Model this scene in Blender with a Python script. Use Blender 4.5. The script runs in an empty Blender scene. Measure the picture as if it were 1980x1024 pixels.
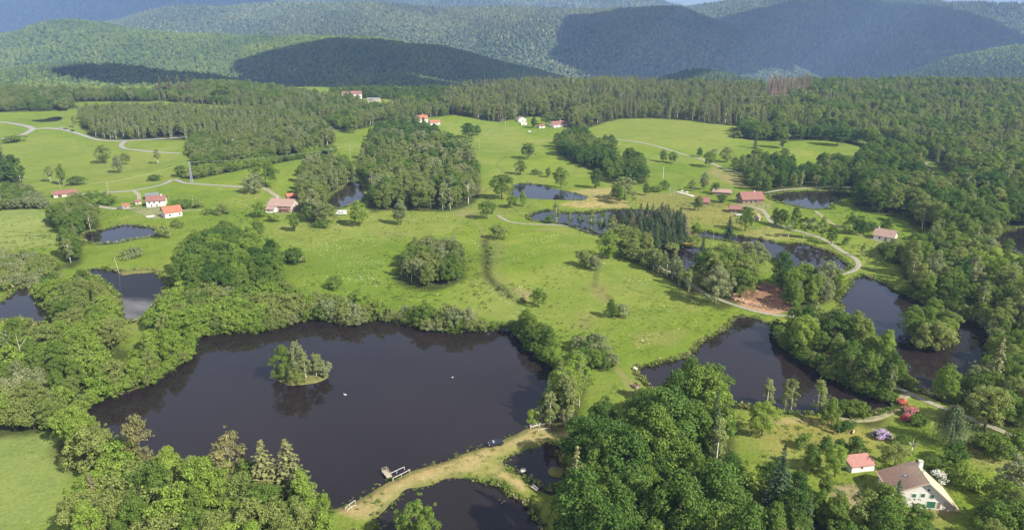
import bpy, bmesh, math, random
import numpy as np
from mathutils import Vector, Matrix

random.seed(7)
rng = np.random.default_rng(7)
SC = bpy.context.scene
COL = SC.collection
R = math.radians

# ------------------------------------------------------------------ camera, sky, sun, exposure
CAM_H = 110.0
FPX = 1338.0                    # focal length in pixels of the 1980 px wide photograph
PITCH = math.atan2(512 - 85, FPX)
cam_d = bpy.data.cameras.new('camera')
cam_d.sensor_width = 36.0
cam_d.lens = 36.0 * FPX / 1980.0
cam_d.clip_start = 1.0
cam_d.clip_end = 60000.0
cam = bpy.data.objects.new('camera', cam_d)
COL.objects.link(cam)
cam.location = (0, 0, CAM_H)
cam.rotation_euler = (math.pi / 2 - PITCH, 0, 0)
SC.camera = cam

SUN_EL = R(39)
SAZ = Vector((0.78, -0.62, 0)).normalized()
SUN = Vector((SAZ.x * math.cos(SUN_EL), SAZ.y * math.cos(SUN_EL), math.sin(SUN_EL)))
world = bpy.data.worlds.new('World')
SC.world = world
world.use_nodes = True
wn = world.node_tree.nodes
wl = world.node_tree.links
bg = wn['Background']
sky = wn.new('ShaderNodeTexSky')
sky.sky_type = 'NISHITA'
sky.sun_disc = False
sky.sun_elevation = SUN_EL
sky.sun_rotation = math.atan2(-SUN.x, SUN.y) % (2 * math.pi)
sky.altitude = 600
sky.air_density = 1.0
sky.dust_density = 4.0
sky.ozone_density = 1.0
bg.inputs['Strength'].default_value = 0.078
# a thin white veil of high cloud over the blue
wtc = wn.new('ShaderNodeTexCoord'); wno = wn.new('ShaderNodeTexNoise'); wno.inputs['Scale'].default_value = 2.2; wno.inputs['Detail'].default_value = 5
wmp = wn.new('ShaderNodeMapping'); wmp.inputs['Scale'].default_value = (1, 1, 2.5)
wl.new(wtc.outputs['Generated'], wmp.inputs['Vector']); wl.new(wmp.outputs[0], wno.inputs['Vector'])
wrm = wn.new('ShaderNodeMapRange'); wrm.inputs['From Min'].default_value = .3; wrm.inputs['From Max'].default_value = .7; wrm.inputs['To Min'].default_value = .14; wrm.inputs['To Max'].default_value = .42
wl.new(wno.outputs['Fac'], wrm.inputs['Value'])
wmx = wn.new('ShaderNodeMix'); wmx.data_type = 'RGBA'
wl.new(wrm.outputs[0], wmx.inputs[0]); wl.new(sky.outputs[0], wmx.inputs[6]); wmx.inputs[7].default_value = (5.2, 5.2, 5.4, 1)
wl.new(wmx.outputs[2], bg.inputs['Color'])

sun_d = bpy.data.lights.new('sun', 'SUN')
sun_d.energy = 4.9
sun_d.angle = R(0.53)
sun_d.color = (1.0, 0.94, 0.82)
sun = bpy.data.objects.new('sun', sun_d)
COL.objects.link(sun)
sun.rotation_euler = SUN.to_track_quat('Z', 'Y').to_euler()
sun.location = (300, -200, 900)

SC.view_settings.view_transform = 'Standard'
SC.view_settings.look = 'None'
SC.view_settings.exposure = 1.2
SC.view_settings.gamma = 1.0
SC.view_settings.use_curve_mapping = False
SC.cycles.use_denoising = True
SC.cycles.max_bounces = 5
SC.cycles.diffuse_bounces = 2
SC.cycles.glossy_bounces = 2
SC.cycles.transmission_bounces = 2
SC.cycles.transparent_max_bounces = 4
SC.cycles.volume_bounces = 0
SC.cycles.sample_clamp_indirect = 4.0

# ------------------------------------------------------------------ helpers
def tag(o, label=None, cat=None, group=None, kind=None):
    if label: o['label'] = label
    if cat: o['category'] = cat
    if group: o['group'] = group
    if kind: o['kind'] = kind
    return o

def link(o, parent=None):
    COL.objects.link(o)
    if parent is not None:
        o.parent = parent
    return o

def empty(name, loc, rz=0.0, scale=1.0):
    o = bpy.data.objects.new(name, None)
    o.empty_display_size = 0.5
    COL.objects.link(o)
    o.location = loc
    o.rotation_euler = (0, 0, rz)
    o.scale = (scale,) * 3 if not hasattr(scale, '__len__') else scale
    return o

def np_mesh(name, V, F, mat=None, smooth=False):
    """V (n,3), F (m,k) arrays -> mesh datablock."""
    V = np.asarray(V, dtype=np.float32)
    F = np.asarray(F, dtype=np.int32)
    m, k = F.shape
    me = bpy.data.meshes.new(name)
    me.vertices.add(len(V))
    me.vertices.foreach_set('co', V.ravel())
    me.loops.add(m * k)
    me.polygons.add(m)
    me.loops.foreach_set('vertex_index', F.ravel())
    me.polygons.foreach_set('loop_start', np.arange(0, m * k, k, dtype=np.int32))
    if smooth:
        me.polygons.foreach_set('use_smooth', np.ones(m, dtype=bool))
    me.update(calc_edges=True)
    if mat: me.materials.append(mat)
    return me

class MB:
    """collects simple solids; build() links them as one mesh object"""
    def __init__(s): s.v = []; s.f = []; s.mi = []; s.cur = 0
    def add(s, vs, fs):
        b = len(s.v); s.v += [tuple(v) for v in vs]
        for f in fs:
            s.f.append([b + i for i in f]); s.mi.append(s.cur)
        return s
    def box(s, x0, y0, z0, x1, y1, z1):
        return s.add([(x0,y0,z0),(x1,y0,z0),(x1,y1,z0),(x0,y1,z0),(x0,y0,z1),(x1,y0,z1),(x1,y1,z1),(x0,y1,z1)],
                     [(3,2,1,0),(4,5,6,7),(0,1,5,4),(1,2,6,5),(2,3,7,6),(3,0,4,7)])
    def hexa(s, low, high):
        n = len(low)
        fs = [tuple(range(n))[::-1], tuple(range(n, 2*n))]
        for i in range(n):
            j = (i + 1) % n
            fs.append((i, j, n + j, n + i))
        return s.add(list(low) + list(high), fs)
    def slab(s, quad, t):
        """a thick sheet: quad points (ccw seen from outside), thickness t inwards"""
        q = [Vector(p) for p in quad]
        n = (q[1] - q[0]).cross(q[2] - q[0]).normalized()
        return s.hexa([p - n * t for p in q], q)
    def tube(s, pts, rad, seg=7, cap=True):
        pts = [Vector(p) for p in pts]
        if not hasattr(rad, '__len__'): rad = [rad] * len(pts)
        b = len(s.v); n = len(pts)
        for i, p in enumerate(pts):
            d = (pts[min(i + 1, n - 1)] - pts[max(i - 1, 0)])
            d = d.normalized() if d.length > 1e-6 else Vector((0, 0, 1))
            a = d.orthogonal().normalized(); c = d.cross(a)
            for k in range(seg):
                t = 2 * math.pi * k / seg
                s.v.append(tuple(p + (a * math.cos(t) + c * math.sin(t)) * rad[i]))
        for i in range(n - 1):
            for k in range(seg):
                k2 = (k + 1) % seg
                s.f.append([b + i*seg + k, b + i*seg + k2, b + (i+1)*seg + k2, b + (i+1)*seg + k]); s.mi.append(s.cur)
        if cap:
            s.f.append([b + k for k in range(seg)][::-1]); s.mi.append(s.cur)
            s.f.append([b + (n-1)*seg + k for k in range(seg)]); s.mi.append(s.cur)
        return s
    def mesh(s, name, mats, smooth=False):
        me = bpy.data.meshes.new(name)
        me.from_pydata(s.v, [], s.f)
        mats = mats if isinstance(mats, (list, tuple)) else [mats]
        for m in mats: me.materials.append(m)
        if len(mats) > 1: me.polygons.foreach_set('material_index', s.mi)
        if smooth: me.polygons.foreach_set('use_smooth', [True] * len(s.f))
        me.update()
        return me
    def build(s, name, mats, parent=None, smooth=False):
        return link(bpy.data.objects.new(name, s.mesh(name, mats, smooth)), parent)

def copy_tree(o, parent=None):
    c = o.copy(); COL.objects.link(c)
    if parent is not None: c.parent = parent
    for ch in o.children: copy_tree(ch, c)
    return c

# value noise on numpy arrays
def _hash(ix, iy, seed):
    h = (ix * 374761393 + iy * 668265263 + seed * 974711) & 0x7fffffff
    h = ((h ^ (h >> 13)) * 1274126177) & 0x7fffffff
    return ((h ^ (h >> 16)) & 0xffff) / 65535.0
def vnoise(x, y, scale, seed=0):
    x = np.asarray(x, float) / scale; y = np.asarray(y, float) / scale
    ix = np.floor(x).astype(np.int64); iy = np.floor(y).astype(np.int64)
    fx = x - ix; fy = y - iy
    fx = fx * fx * (3 - 2 * fx); fy = fy * fy * (3 - 2 * fy)
    a = _hash(ix, iy, seed); b = _hash(ix + 1, iy, seed); c = _hash(ix, iy + 1, seed); d = _hash(ix + 1, iy + 1, seed)
    return (a + (b - a) * fx) * (1 - fy) + (c + (d - c) * fx) * fy      # 0..1
def fbm(x, y, scale, seed=0, octv=4):
    s = 0; a = 0.5; t = 0
    for i in range(octv):
        s = s + a * vnoise(x, y, scale, seed + i * 17); t += a; a *= 0.5; scale *= 0.5
    return s / t
def sstep(a, b, x):
    t = np.clip((np.asarray(x, float) - a) / (b - a), 0, 1)
    return t * t * (3 - 2 * t)
# ------------------------------------------------------------------ terrain
RISE0, RISE_SLOPE, RIM = 620.0, 0.066, 1290.0
def gbase(x, y):
    d = np.asarray(y, float) + 0.0 * np.asarray(x, float)
    k = 60.0
    def sp(a): return k * np.logaddexp(0, a / k)
    z = RISE_SLOPE * (sp(d - RISE0) - sp(d - RIM)) - 0.21 * (sp(d - RIM - 20) - sp(d - 2250.0))
    return z

def rays(px, py):
    px = np.asarray(px, float); py = np.asarray(py, float)
    u = (px - 990.0) / FPX; v = (512.0 - py) / FPX
    return u, math.cos(PITCH) + v * math.sin(PITCH), -math.sin(PITCH) + v * math.cos(PITCH)

_T = np.geomspace(60, 2400, 1400)
def project(px, py, fn, raise_=0.0):
    """where the sight line through a point of the photograph meets the ground (raised by raise_)"""
    px = np.atleast_1d(px); py = np.atleast_1d(py)
    dx, dy, dz = rays(px, py)
    out = np.zeros((len(px), 3))
    for i in range(len(px)):
        X = dx[i] * _T; Y = dy[i] * _T; Z = CAM_H + dz[i] * _T
        g = fn(X, Y) + raise_
        below = np.nonzero(Z <= g)[0]
        j = below[0] if len(below) else len(_T) - 1
        if j > 0 and len(below):
            a = Z[j-1] - g[j-1]; b = Z[j] - g[j]
            t = _T[j-1] + (_T[j] - _T[j-1]) * a / (a - b)
        else:
            t = _T[j]
        out[i] = (dx[i] * t, dy[i] * t, CAM_H + dz[i] * t - raise_)
    return out

def catmull(P, n=4, closed=True):
    P = np.asarray(P, float); N = len(P); out = []
    rng_i = range(N) if closed else range(N - 1)
    for i in rng_i:
        if closed: p0, p1, p2, p3 = P[(i-1) % N], P[i], P[(i+1) % N], P[(i+2) % N]
        else: p0, p1, p2, p3 = P[max(i-1, 0)], P[i], P[i+1], P[min(i+2, N-1)]
        for k in range(n):
            t = k / n
            out.append(0.5 * ((2*p1) + (-p0+p2)*t + (2*p0-5*p1+4*p2-p3)*t*t + (-p0+3*p1-3*p2+p3)*t**3))
    if not closed: out.append(P[-1])
    return np.array(out)

PONDS_PX = {
 'lake': [(374,655),(430,642),(500,641),(560,626),(600,616),(645,622),(680,630),(720,617),(780,625),(830,637),(870,640),(910,638),(960,637),(985,632),(1006,645),(1020,668),(1042,690),(1072,705),(1085,728),(1075,765),(1064,795),(1050,814),(1020,823),(1000,835),(960,850),(900,870),(850,890),(800,906),(745,927),(700,955),(650,976),(600,990),(540,980),(460,960),(380,935),(300,908),(230,878),(168,838),(149,803),(188,774),(250,756),(300,735),(335,708),(366,690)],
 'fishpond': [(736,998),(754,982),(773,963),(790,946),(809,943),(839,935),(861,924),(883,922),(913,924),(937,930),(962,933),(976,941),(992,957),(1014,971),(1030,985),(1041,1006),(1046,1030),(1035,1075),(900,1090),(780,1075),(728,1035)],
 'backpond': [(976,891),(989,880),(1005,874),(1027,867),(1046,864),(1059,853),(1070,855),(1082,870),(1086,886),(1092,900),(1098,919),(1091,935),(1071,946),(1055,943),(1035,932),(1020,920),(1000,911)],
 'meadowpond': [(1231,711),(1246,707),(1273,701),(1314,692),(1339,682),(1353,660),(1388,644),(1407,633),(1418,617),(1448,612),(1476,619),(1492,630),(1505,647),(1520,671),(1560,700),(1620,735),(1680,765),(1728,780),(1734,788),(1693,797),(1669,804),(1644,805),(1619,797),(1562,797),(1499,794),(1440,785),(1385,780),(1330,772),(1292,758),(1260,745),(1246,735)],
 'eastpond': [(1655,535),(1671,532),(1685,536),(1707,544),(1726,557),(1753,569),(1770,578),(1830,598),(1890,622),(1925,655),(1915,710),(1880,745),(1850,775),(1808,766),(1781,756),(1751,748),(1742,735),(1722,705),(1690,675),(1655,645),(1624,618),(1629,589),(1619,576),(1633,562),(1644,548)],
 'millpond': [(1340,449),(1366,447),(1391,451),(1427,456),(1470,461),(1500,468),(1518,471),(1551,470),(1576,477),(1602,485),(1622,496),(1632,506),(1645,514),(1633,522),(1619,527),(1576,533),(1535,526),(1496,509),(1480,484),(1452,476),(1419,467),(1388,462),(1350,457)],
 'longpond': [(1022,423),(1028,413),(1056,405),(1086,409),(1122,410),(1152,409),(1178,405),(1203,404),(1241,405),(1274,408),(1300,413),(1320,417),(1308,424),(1272,430),(1228,437),(1196,446),(1172,460),(1155,452),(1137,443),(1112,438),(1086,432),(1051,428)],
 'darkpond': [(1270,478),(1300,473),(1340,476),(1376,485),(1362,503),(1332,520),(1304,523),(1280,512),(1262,495)],
 'northpond': [(992,360),(1000,354),(1023,353),(1046,357),(1063,363),(1086,367),(1109,373),(1132,379),(1124,387),(1102,386),(1063,385),(1030,383),(1005,382),(990,375)],
 'farmpond': [(1485,380),(1513,372),(1546,369),(1592,368),(1642,370),(1660,374),(1655,382),(1632,387),(1607,394),(1609,400),(1599,404),(1564,404),(1531,397),(1508,391)],
 'woodpond': [(630,403),(626,392),(640,377),(660,363),(676,352),(690,348),(700,355),(706,372),(704,386),(693,391),(678,396),(652,404)],
 'westpond': [(157,458),(165,449),(183,446),(216,439),(234,434),(264,435),(292,439),(307,443),(315,451),(292,456),(254,463),(216,470),(178,471),(165,465)],
 'polepond': [(167,524),(178,520),(197,518),(230,524),(273,522),(295,521),(309,532),(323,546),(318,565),(300,588),(287,609),(268,617),(246,622),(238,614),(235,603),(230,578),(217,559),(195,540)],
 'edgepond': [(-40,600),(9,579),(27,559),(55,551),(64,572),(96,603),(87,624),(50,622),(0,618),(-40,622)],
 'shadepond': [(1912,458),(1945,446),(2000,438),(2060,455),(2030,485),(1985,494),(1940,478)],
 'farpond': [(62,233),(88,229),(108,221),(119,227),(109,235),(85,239)],
}
POND = {}
for n_, pts in PONDS_PX.items():
    p = catmull(pts, 3)
    w = project(p[:, 0], p[:, 1], gbase)[:, :2]
    lvl = float(gbase(w[:, 0].mean(), w[:, 1].mean()))
    POND[n_] = dict(poly=w, level=lvl, bb=(w.min(0), w.max(0)))

def poly_sd(poly, x, y):
    """signed distance to a closed polygon (negative inside)"""
    a = poly; b = np.roll(poly, -1, 0)
    d2 = np.full(x.shape, 1e18); inside = np.zeros(x.shape, bool)
    for (ax, ay), (bx, by) in zip(a, b):
        ex, ey = bx - ax, by - ay
        wx, wy = x - ax, y - ay
        t = np.clip((wx * ex + wy * ey) / (ex * ex + ey * ey + 1e-9), 0, 1)
        d2 = np.minimum(d2, (wx - ex * t) ** 2 + (wy - ey * t) ** 2)
        c = ((ay > y) != (by > y))
        with np.errstate(divide='ignore', invalid='ignore'):
            xi = (bx - ax) * (y - ay) / (by - ay + 1e-12) + ax
        inside ^= c & (x < xi)
    d = np.sqrt(d2)
    return np.where(inside, -d, d)

WATER_DROP = 0.45
def pond_sd(x, y):
    """nearest pond: signed shore distance and that pond's level"""
    x = np.asarray(x, float); y = np.asarray(y, float); sh = x.shape
    x = x.ravel(); y = y.ravel()
    best = np.full(x.shape, 999.0); lev = np.zeros(x.shape)
    M = 75.0
    for p in POND.values():
        lo, hi = p['bb']
        m = (x > lo[0]-M) & (x < hi[0]+M) & (y > lo[1]-M) & (y < hi[1]+M)
        if not m.any(): continue
        sd = poly_sd(p['poly'], x[m], y[m])
        cur = best[m]; better = sd < cur
        idx = np.nonzero(m)[0][better]
        best[idx] = sd[better]; lev[idx] = p['level']
    return best.reshape(sh), lev.reshape(sh)

def undul(x, y):
    return (fbm(x, y, 190, 3, 3) - 0.5) * 9.0 + (fbm(x, y, 45, 9, 2) - 0.5) * 1.6
def gnd(x, y, carve=False):
    """height of the ground; carve=True digs the pond beds"""
    x = np.asarray(x, float); y = np.asarray(y, float)
    sd, lev = pond_sd(x, y)
    m = sstep(6, 75, sd)
    far = sstep(1200, 1500, y)
    g = gbase(x, y)
    z = g + undul(x, y) * m * (1 - far)
    z = z * m + lev * (1 - m) * 1.0 if np.ndim(z) else z * m + lev * (1 - m)
    if carve:
        s2 = sd + (fbm(x, y, 9, 31, 3) - 0.5) * 2.6
        z = z - 2.6 * sstep(1.3, -4.0, s2) - 0.35 * sstep(3.2, 0.8, s2)
    return z

class _Field:
    """cached ground height on a regular raster, for quick look-ups"""
    def __init__(s):
        s.x0, s.y0, s.st = -1250.0, 60.0, 4.0
        s.nx, s.ny = int(2500 / s.st), int(2340 / s.st)
        X, Y = np.meshgrid(s.x0 + np.arange(s.nx) * s.st, s.y0 + np.arange(s.ny) * s.st)
        s.h = gnd(X, Y)
        s.sd, _ = pond_sd(X, Y)
    def _bil(s, a, x, y):
        fx = np.clip((np.asarray(x, float) - s.x0) / s.st, 0, s.nx - 1.001); fy = np.clip((np.asarray(y, float) - s.y0) / s.st, 0, s.ny - 1.001)
        i = fx.astype(int); j = fy.astype(int); fx = fx - i; fy = fy - j
        return (a[j, i]*(1-fx) + a[j, i+1]*fx) * (1-fy) + (a[j+1, i]*(1-fx) + a[j+1, i+1]*fx) * fy
    def z(s, x, y): return s._bil(s.h, x, y)
    def shore(s, x, y): return s._bil(s.sd, x, y)
FIELD = _Field()
def at(px, py, raise_=0.0):
    p = project([px], [py], FIELD.z, raise_)[0]
    return Vector((float(p[0]), float(p[1]), float(FIELD.z(p[0], p[1]))))
def px_per_m(v):
    return FPX / math.sqrt(v.x**2 + v.y**2 + (CAM_H - v.z)**2)
def proj_poly(pts, raise_=0.0):
    pts = np.asarray(pts, float)
    return project(pts[:, 0], pts[:, 1], FIELD.z, raise_)[:, :2]
# ------------------------------------------------------------------ materials
def new_mat(name):
    m = bpy.data.materials.new(name); m.use_nodes = True
    nt = m.node_tree
    b = nt.nodes['Principled BSDF']
    b.inputs['Specular IOR Level'].default_value = 0.25
    b.inputs['Roughness'].default_value = 0.8
    return m, nt, b
def N(nt, t, **kw):
    n = nt.nodes.new(t)
    for k, v in kw.items(): setattr(n, k, v)
    return n
def ramp(nt, fac, stops):
    r = N(nt, 'ShaderNodeValToRGB')
    els = r.color_ramp.elements
    while len(els) < len(stops): els.new(0.5)
    for e, (p, c) in zip(els, stops):
        e.position = p; e.color = (*c, 1) if len(c) == 3 else c
    nt.links.new(fac, r.inputs[0])
    return r.outputs[0]
def mixc(nt, fac, a, b, mode='MIX'):
    n = N(nt, 'ShaderNodeMix', data_type='RGBA', blend_type=mode)
    for sock, v in ((n.inputs[0], fac), (n.inputs[6], a), (n.inputs[7], b)):
        if hasattr(v, 'is_output'): nt.links.new(v, sock)
        elif hasattr(v, '__len__'): sock.default_value = (*v, 1) if len(v) == 3 else v
        else: sock.default_value = v
    return n.outputs[2]
def noise(nt, vec, scale, detail=4, rough=0.6):
    n = N(nt, 'ShaderNodeTexNoise')
    n.inputs['Scale'].default_value = scale; n.inputs['Detail'].default_value = detail; n.inputs['Roughness'].default_value = rough
    if vec is not None: nt.links.new(vec, n.inputs['Vector'])
    return n.outputs['Fac']
def bump(nt, b, h, strength, dist):
    n = N(nt, 'ShaderNodeBump')
    n.inputs['Strength'].default_value = strength; n.inputs['Distance'].default_value = dist
    nt.links.new(h, n.inputs['Height']); nt.links.new(n.outputs[0], b.inputs['Normal'])

def plain(name, col, rough=0.75, var=0.18, scale=3.0, spec=0.25, metal=0.0, bmp=0.0):
    """a painted / mineral surface with uneven tone"""
    m, nt, b = new_mat(name)
    tc = N(nt, 'ShaderNodeTexCoord')
    f = noise(nt, tc.outputs['Object'], scale, 5, 0.65)
    lo = tuple(c * (1 - var) for c in col); hi = tuple(min(1, c * (1 + var)) for c in col)
    nt.links.new(ramp(nt, f, [(0.25, lo), (0.75, hi)]), b.inputs['Base Color'])
    b.inputs['Roughness'].default_value = rough
    b.inputs['Specular IOR Level'].default_value = spec
    b.inputs['Metallic'].default_value = metal
    if bmp: bump(nt, b, f, 0.6, bmp)
    return m

def foliage(name, ca, cb, var=0.35, trans=0.28, patch=0):
    """leaf material: ca..cb between trees, var between leaves"""
    m, nt, b = new_mat(name)
    oi = N(nt, 'ShaderNodeObjectInfo'); ge = N(nt, 'ShaderNodeNewGeometry')
    base = mixc(nt, oi.outputs['Random'], ca, cb)
    if patch:       # stands of one age and kind over the hillsides
        nn = noise(nt, oi.outputs['Location'], patch, 4, .6)
        base = mixc(nt, 1.0, base, ramp(nt, nn, [(.3, (.62,.70,.72)), (.5, (1,1,1)), (.7, (1.35,1.22,1.0))]), 'MULTIPLY')
    # leaf to leaf
    mr = N(nt, 'ShaderNodeMapRange'); mr.inputs['To Min'].default_value = 1 - var; mr.inputs['To Max'].default_value = 1 + var
    nt.links.new(ge.outputs['Random Per Island'], mr.inputs['Value'])
    col = N(nt, 'ShaderNodeVectorMath', operation='SCALE')
    nt.links.new(base, col.inputs[0]); nt.links.new(mr.outputs[0], col.inputs['Scale'])
    nt.links.new(col.outputs[0], b.inputs['Base Color'])
    b.inputs['Roughness'].default_value = 0.6
    b.inputs['Specular IOR Level'].default_value = 0.10
    if trans:
        t = N(nt, 'ShaderNodeBsdfTranslucent')
        tcol = N(nt, 'ShaderNodeVectorMath', operation='MULTIPLY')
        nt.links.new(col.outputs[0], tcol.inputs[0]); tcol.inputs[1].default_value = (1.35, 1.35, 0.6)
        nt.links.new(tcol.outputs[0], t.inputs['Color'])
        mx = N(nt, 'ShaderNodeMixShader'); mx.inputs[0].default_value = trans
        nt.links.new(b.outputs[0], mx.inputs[1]); nt.links.new(t.outputs[0], mx.inputs[2])
        nt.links.new(mx.outputs[0], nt.nodes['Material Output'].inputs['Surface'])
    return m

M = {}
M['leaf_mid']    = foliage('leaf_mid', (0.092,0.152,0.028), (0.145,0.208,0.038))
M['leaf_bright'] = foliage('leaf_bright', (0.150,0.232,0.034), (0.205,0.280,0.050))
M['leaf_dark']   = foliage('leaf_dark', (0.056,0.110,0.022), (0.100,0.165,0.032))
M['leaf_olive']  = foliage('leaf_olive', (0.145,0.192,0.048), (0.205,0.240,0.070))
M['leaf_grey']   = foliage('leaf_grey', (0.180,0.215,0.095), (0.235,0.260,0.125))
M['leaf_birch']  = foliage('leaf_birch', (0.165,0.205,0.064), (0.215,0.250,0.090))
M['leaf_tan']    = foliage('leaf_tan', (0.175,0.185,0.068), (0.215,0.200,0.088))
M['reed']        = foliage('reed',        (.200,.215,.080), (.260,.240,.110))
M['grass_a']     = foliage('grass_a',     (.100,.165,.018), (.125,.185,.024), .25, .1)
M['grass_b']     = foliage('grass_b',     (.135,.180,.030), (.170,.200,.045), .25, .1)
M['grass_c']     = foliage('grass_c',     (.080,.130,.024), (.110,.150,.030), .25, .1)
M['chip']        = plain('chip', (.36,.20,.13), .9, .3, 2)
M['needle']      = foliage('needle', (0.042,0.074,0.032), (0.072,0.102,0.040), 0.3, 0.08)
M['needle_pale'] = foliage('needle_pale', (0.135,0.155,0.058), (0.190,0.190,0.078), 0.3, 0.12)
M['needle_weep'] = foliage('needle_weep', (.075,.115,.045), (.095,.135,.055), .3, .1)
M['needle_dead'] = foliage('needle_dead', (.210,.140,.105), (.270,.185,.140), 0.3, 0.05)
M['needle_brown']= foliage('needle_brown', (0.130,0.122,0.062), (0.175,0.148,0.080), 0.3, 0.08)
M['forest_far']  = foliage('forest_far', (0.040,0.074,0.018), (0.092,0.118,0.028), 0.45, 0, .0045)
M['forest_mtn']  = foliage('forest_mtn', (0.040,0.068,0.028), (0.112,0.122,0.050), 0.5, 0, .0022)
M['bark']        = plain('bark', (.14,.11,.08), 0.9, .3, 2.0)
M['bark_birch']  = plain('bark_birch', (.62,.58,.50), 0.8, .3, 1.2)
M['bark_dead']   = plain('bark_dead', (.40,.36,.30), 0.85, .2, 1.5)

def ground_mat():
    m, nt, b = new_mat('ground')
    tc = N(nt, 'ShaderNodeTexCoord'); P = tc.outputs['Object']
    at_ = N(nt, 'ShaderNodeAttribute'); at_.attribute_name = 'tint'
    fl = N(nt, 'ShaderNodeAttribute'); fl.attribute_name = 'flowers'
    big = noise(nt, P, 0.012, 5, 0.6)
    mid = noise(nt, P, 0.11, 5, 0.7)
    fine = noise(nt, P, 0.9, 4, 0.75)
    k1 = ramp(nt, big, [(0.3, (.84,.90,.86)), (0.7, (1.13,1.07,1.08))])
    k2 = ramp(nt, mid, [(0.28, (.80,.86,.82)), (0.5, (1,1,1)), (0.75, (1.18,1.09,1.2))])
    k3 = ramp(nt, fine, [(0.28, (.74,.78,.72)), (0.72, (1.24,1.2,1.26))])
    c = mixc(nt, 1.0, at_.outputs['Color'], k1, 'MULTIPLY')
    c = mixc(nt, 1.0, c, k2, 'MULTIPLY')
    c = mixc(nt, 1.0, c, k3, 'MULTIPLY')
    # white clover and daisies in drifts
    vor = N(nt, 'ShaderNodeTexVoronoi'); vor.inputs['Scale'].default_value = 0.5
    nt.links.new(P, vor.inputs['Vector'])
    dots = ramp(nt, vor.outputs['Distance'], [(0.14, (1,1,1)), (0.24, (0,0,0))])
    drift = ramp(nt, noise(nt, P, 0.035, 5, 0.7), [(0.5, (0,0,0)), (0.66, (1,1,1))])
    fm = mixc(nt, 1.0, dots, drift, 'MULTIPLY')
    fm = mixc(nt, 1.0, fm, fl.outputs['Color'], 'MULTIPLY')
    c = mixc(nt, fm, c, (.55,.58,.34))
    nt.links.new(c, b.inputs['Base Color'])
    b.inputs['Roughness'].default_value = 0.95
    b.inputs['Specular IOR Level'].default_value = 0.03
    h = N(nt, 'ShaderNodeMath', operation='ADD')
    nt.links.new(mid, h.inputs[0]); nt.links.new(fine, h.inputs[1])
    bump(nt, b, h.outputs[0], 0.7, 0.5)
    return m
M['ground'] = ground_mat()

def water_mat():
    m, nt, b = new_mat('water')
    tc = N(nt, 'ShaderNodeTexCoord'); P = tc.outputs['Object']
    f = noise(nt, P, 0.02, 4, 0.6)
    nt.links.new(ramp(nt, f, [(0.3, (.013,.010,.010)), (0.7, (.019,.014,.014))]), b.inputs['Base Color'])
    wp = noise(nt, P, 0.013, 3, 0.5)      # breeze patches
    nt.links.new(ramp(nt, wp, [(0.42, (.01,.01,.01)), (0.66, (.045,.045,.045))]), b.inputs['Roughness'])
    b.inputs['IOR'].default_value = 1.333
    b.inputs['Specular IOR Level'].default_value = 0.5
    mp = N(nt, 'ShaderNodeMapping'); mp.inputs['Scale'].default_value = (0.55, 1.0, 1)
    nt.links.new(P, mp.inputs['Vector'])
    r = noise(nt, mp.outputs[0], 0.9, 3, 0.5)
    bump(nt, b, r, 0.07, 0.05)
    return m
M['water'] = water_mat()
M['gravel']  = plain('gravel', (.26,.235,.195), 0.95, .2, 0.6)
M['asphalt'] = plain('asphalt', (.235,.225,.21), 0.95, .12, 0.4)
def lane_mat(name, col):
    """gravel worn into two wheel tracks with grass creeping in between and along the verges"""
    m, nt, b = new_mat(name)
    tc = N(nt, 'ShaderNodeTexCoord'); P = tc.outputs['Object']
    wa = N(nt, 'ShaderNodeAttribute'); wa.attribute_name = 'wear'
    f = noise(nt, P, .7, 5, .7); g = noise(nt, P, .25, 4, .7)
    st = ramp(nt, f, [(.28, tuple(c * .72 for c in col)), (.7, tuple(c * 1.22 for c in col))])
    a = N(nt, 'ShaderNodeMath', operation='SUBTRACT'); nt.links.new(wa.outputs['Fac'], a.inputs[0]); nt.links.new(g, a.inputs[1])
    k = ramp(nt, a.outputs[0], [(.02, (1,1,1)), (.22, (0,0,0))])
    nt.links.new(mixc(nt, k, st, (.145,.170,.045)), b.inputs['Base Color'])
    b.inputs['Roughness'].default_value = .95
    return m
M['gravel'] = lane_mat('gravel', (.27,.245,.205))
M['track']   = lane_mat('track', (.25,.22,.14))
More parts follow.
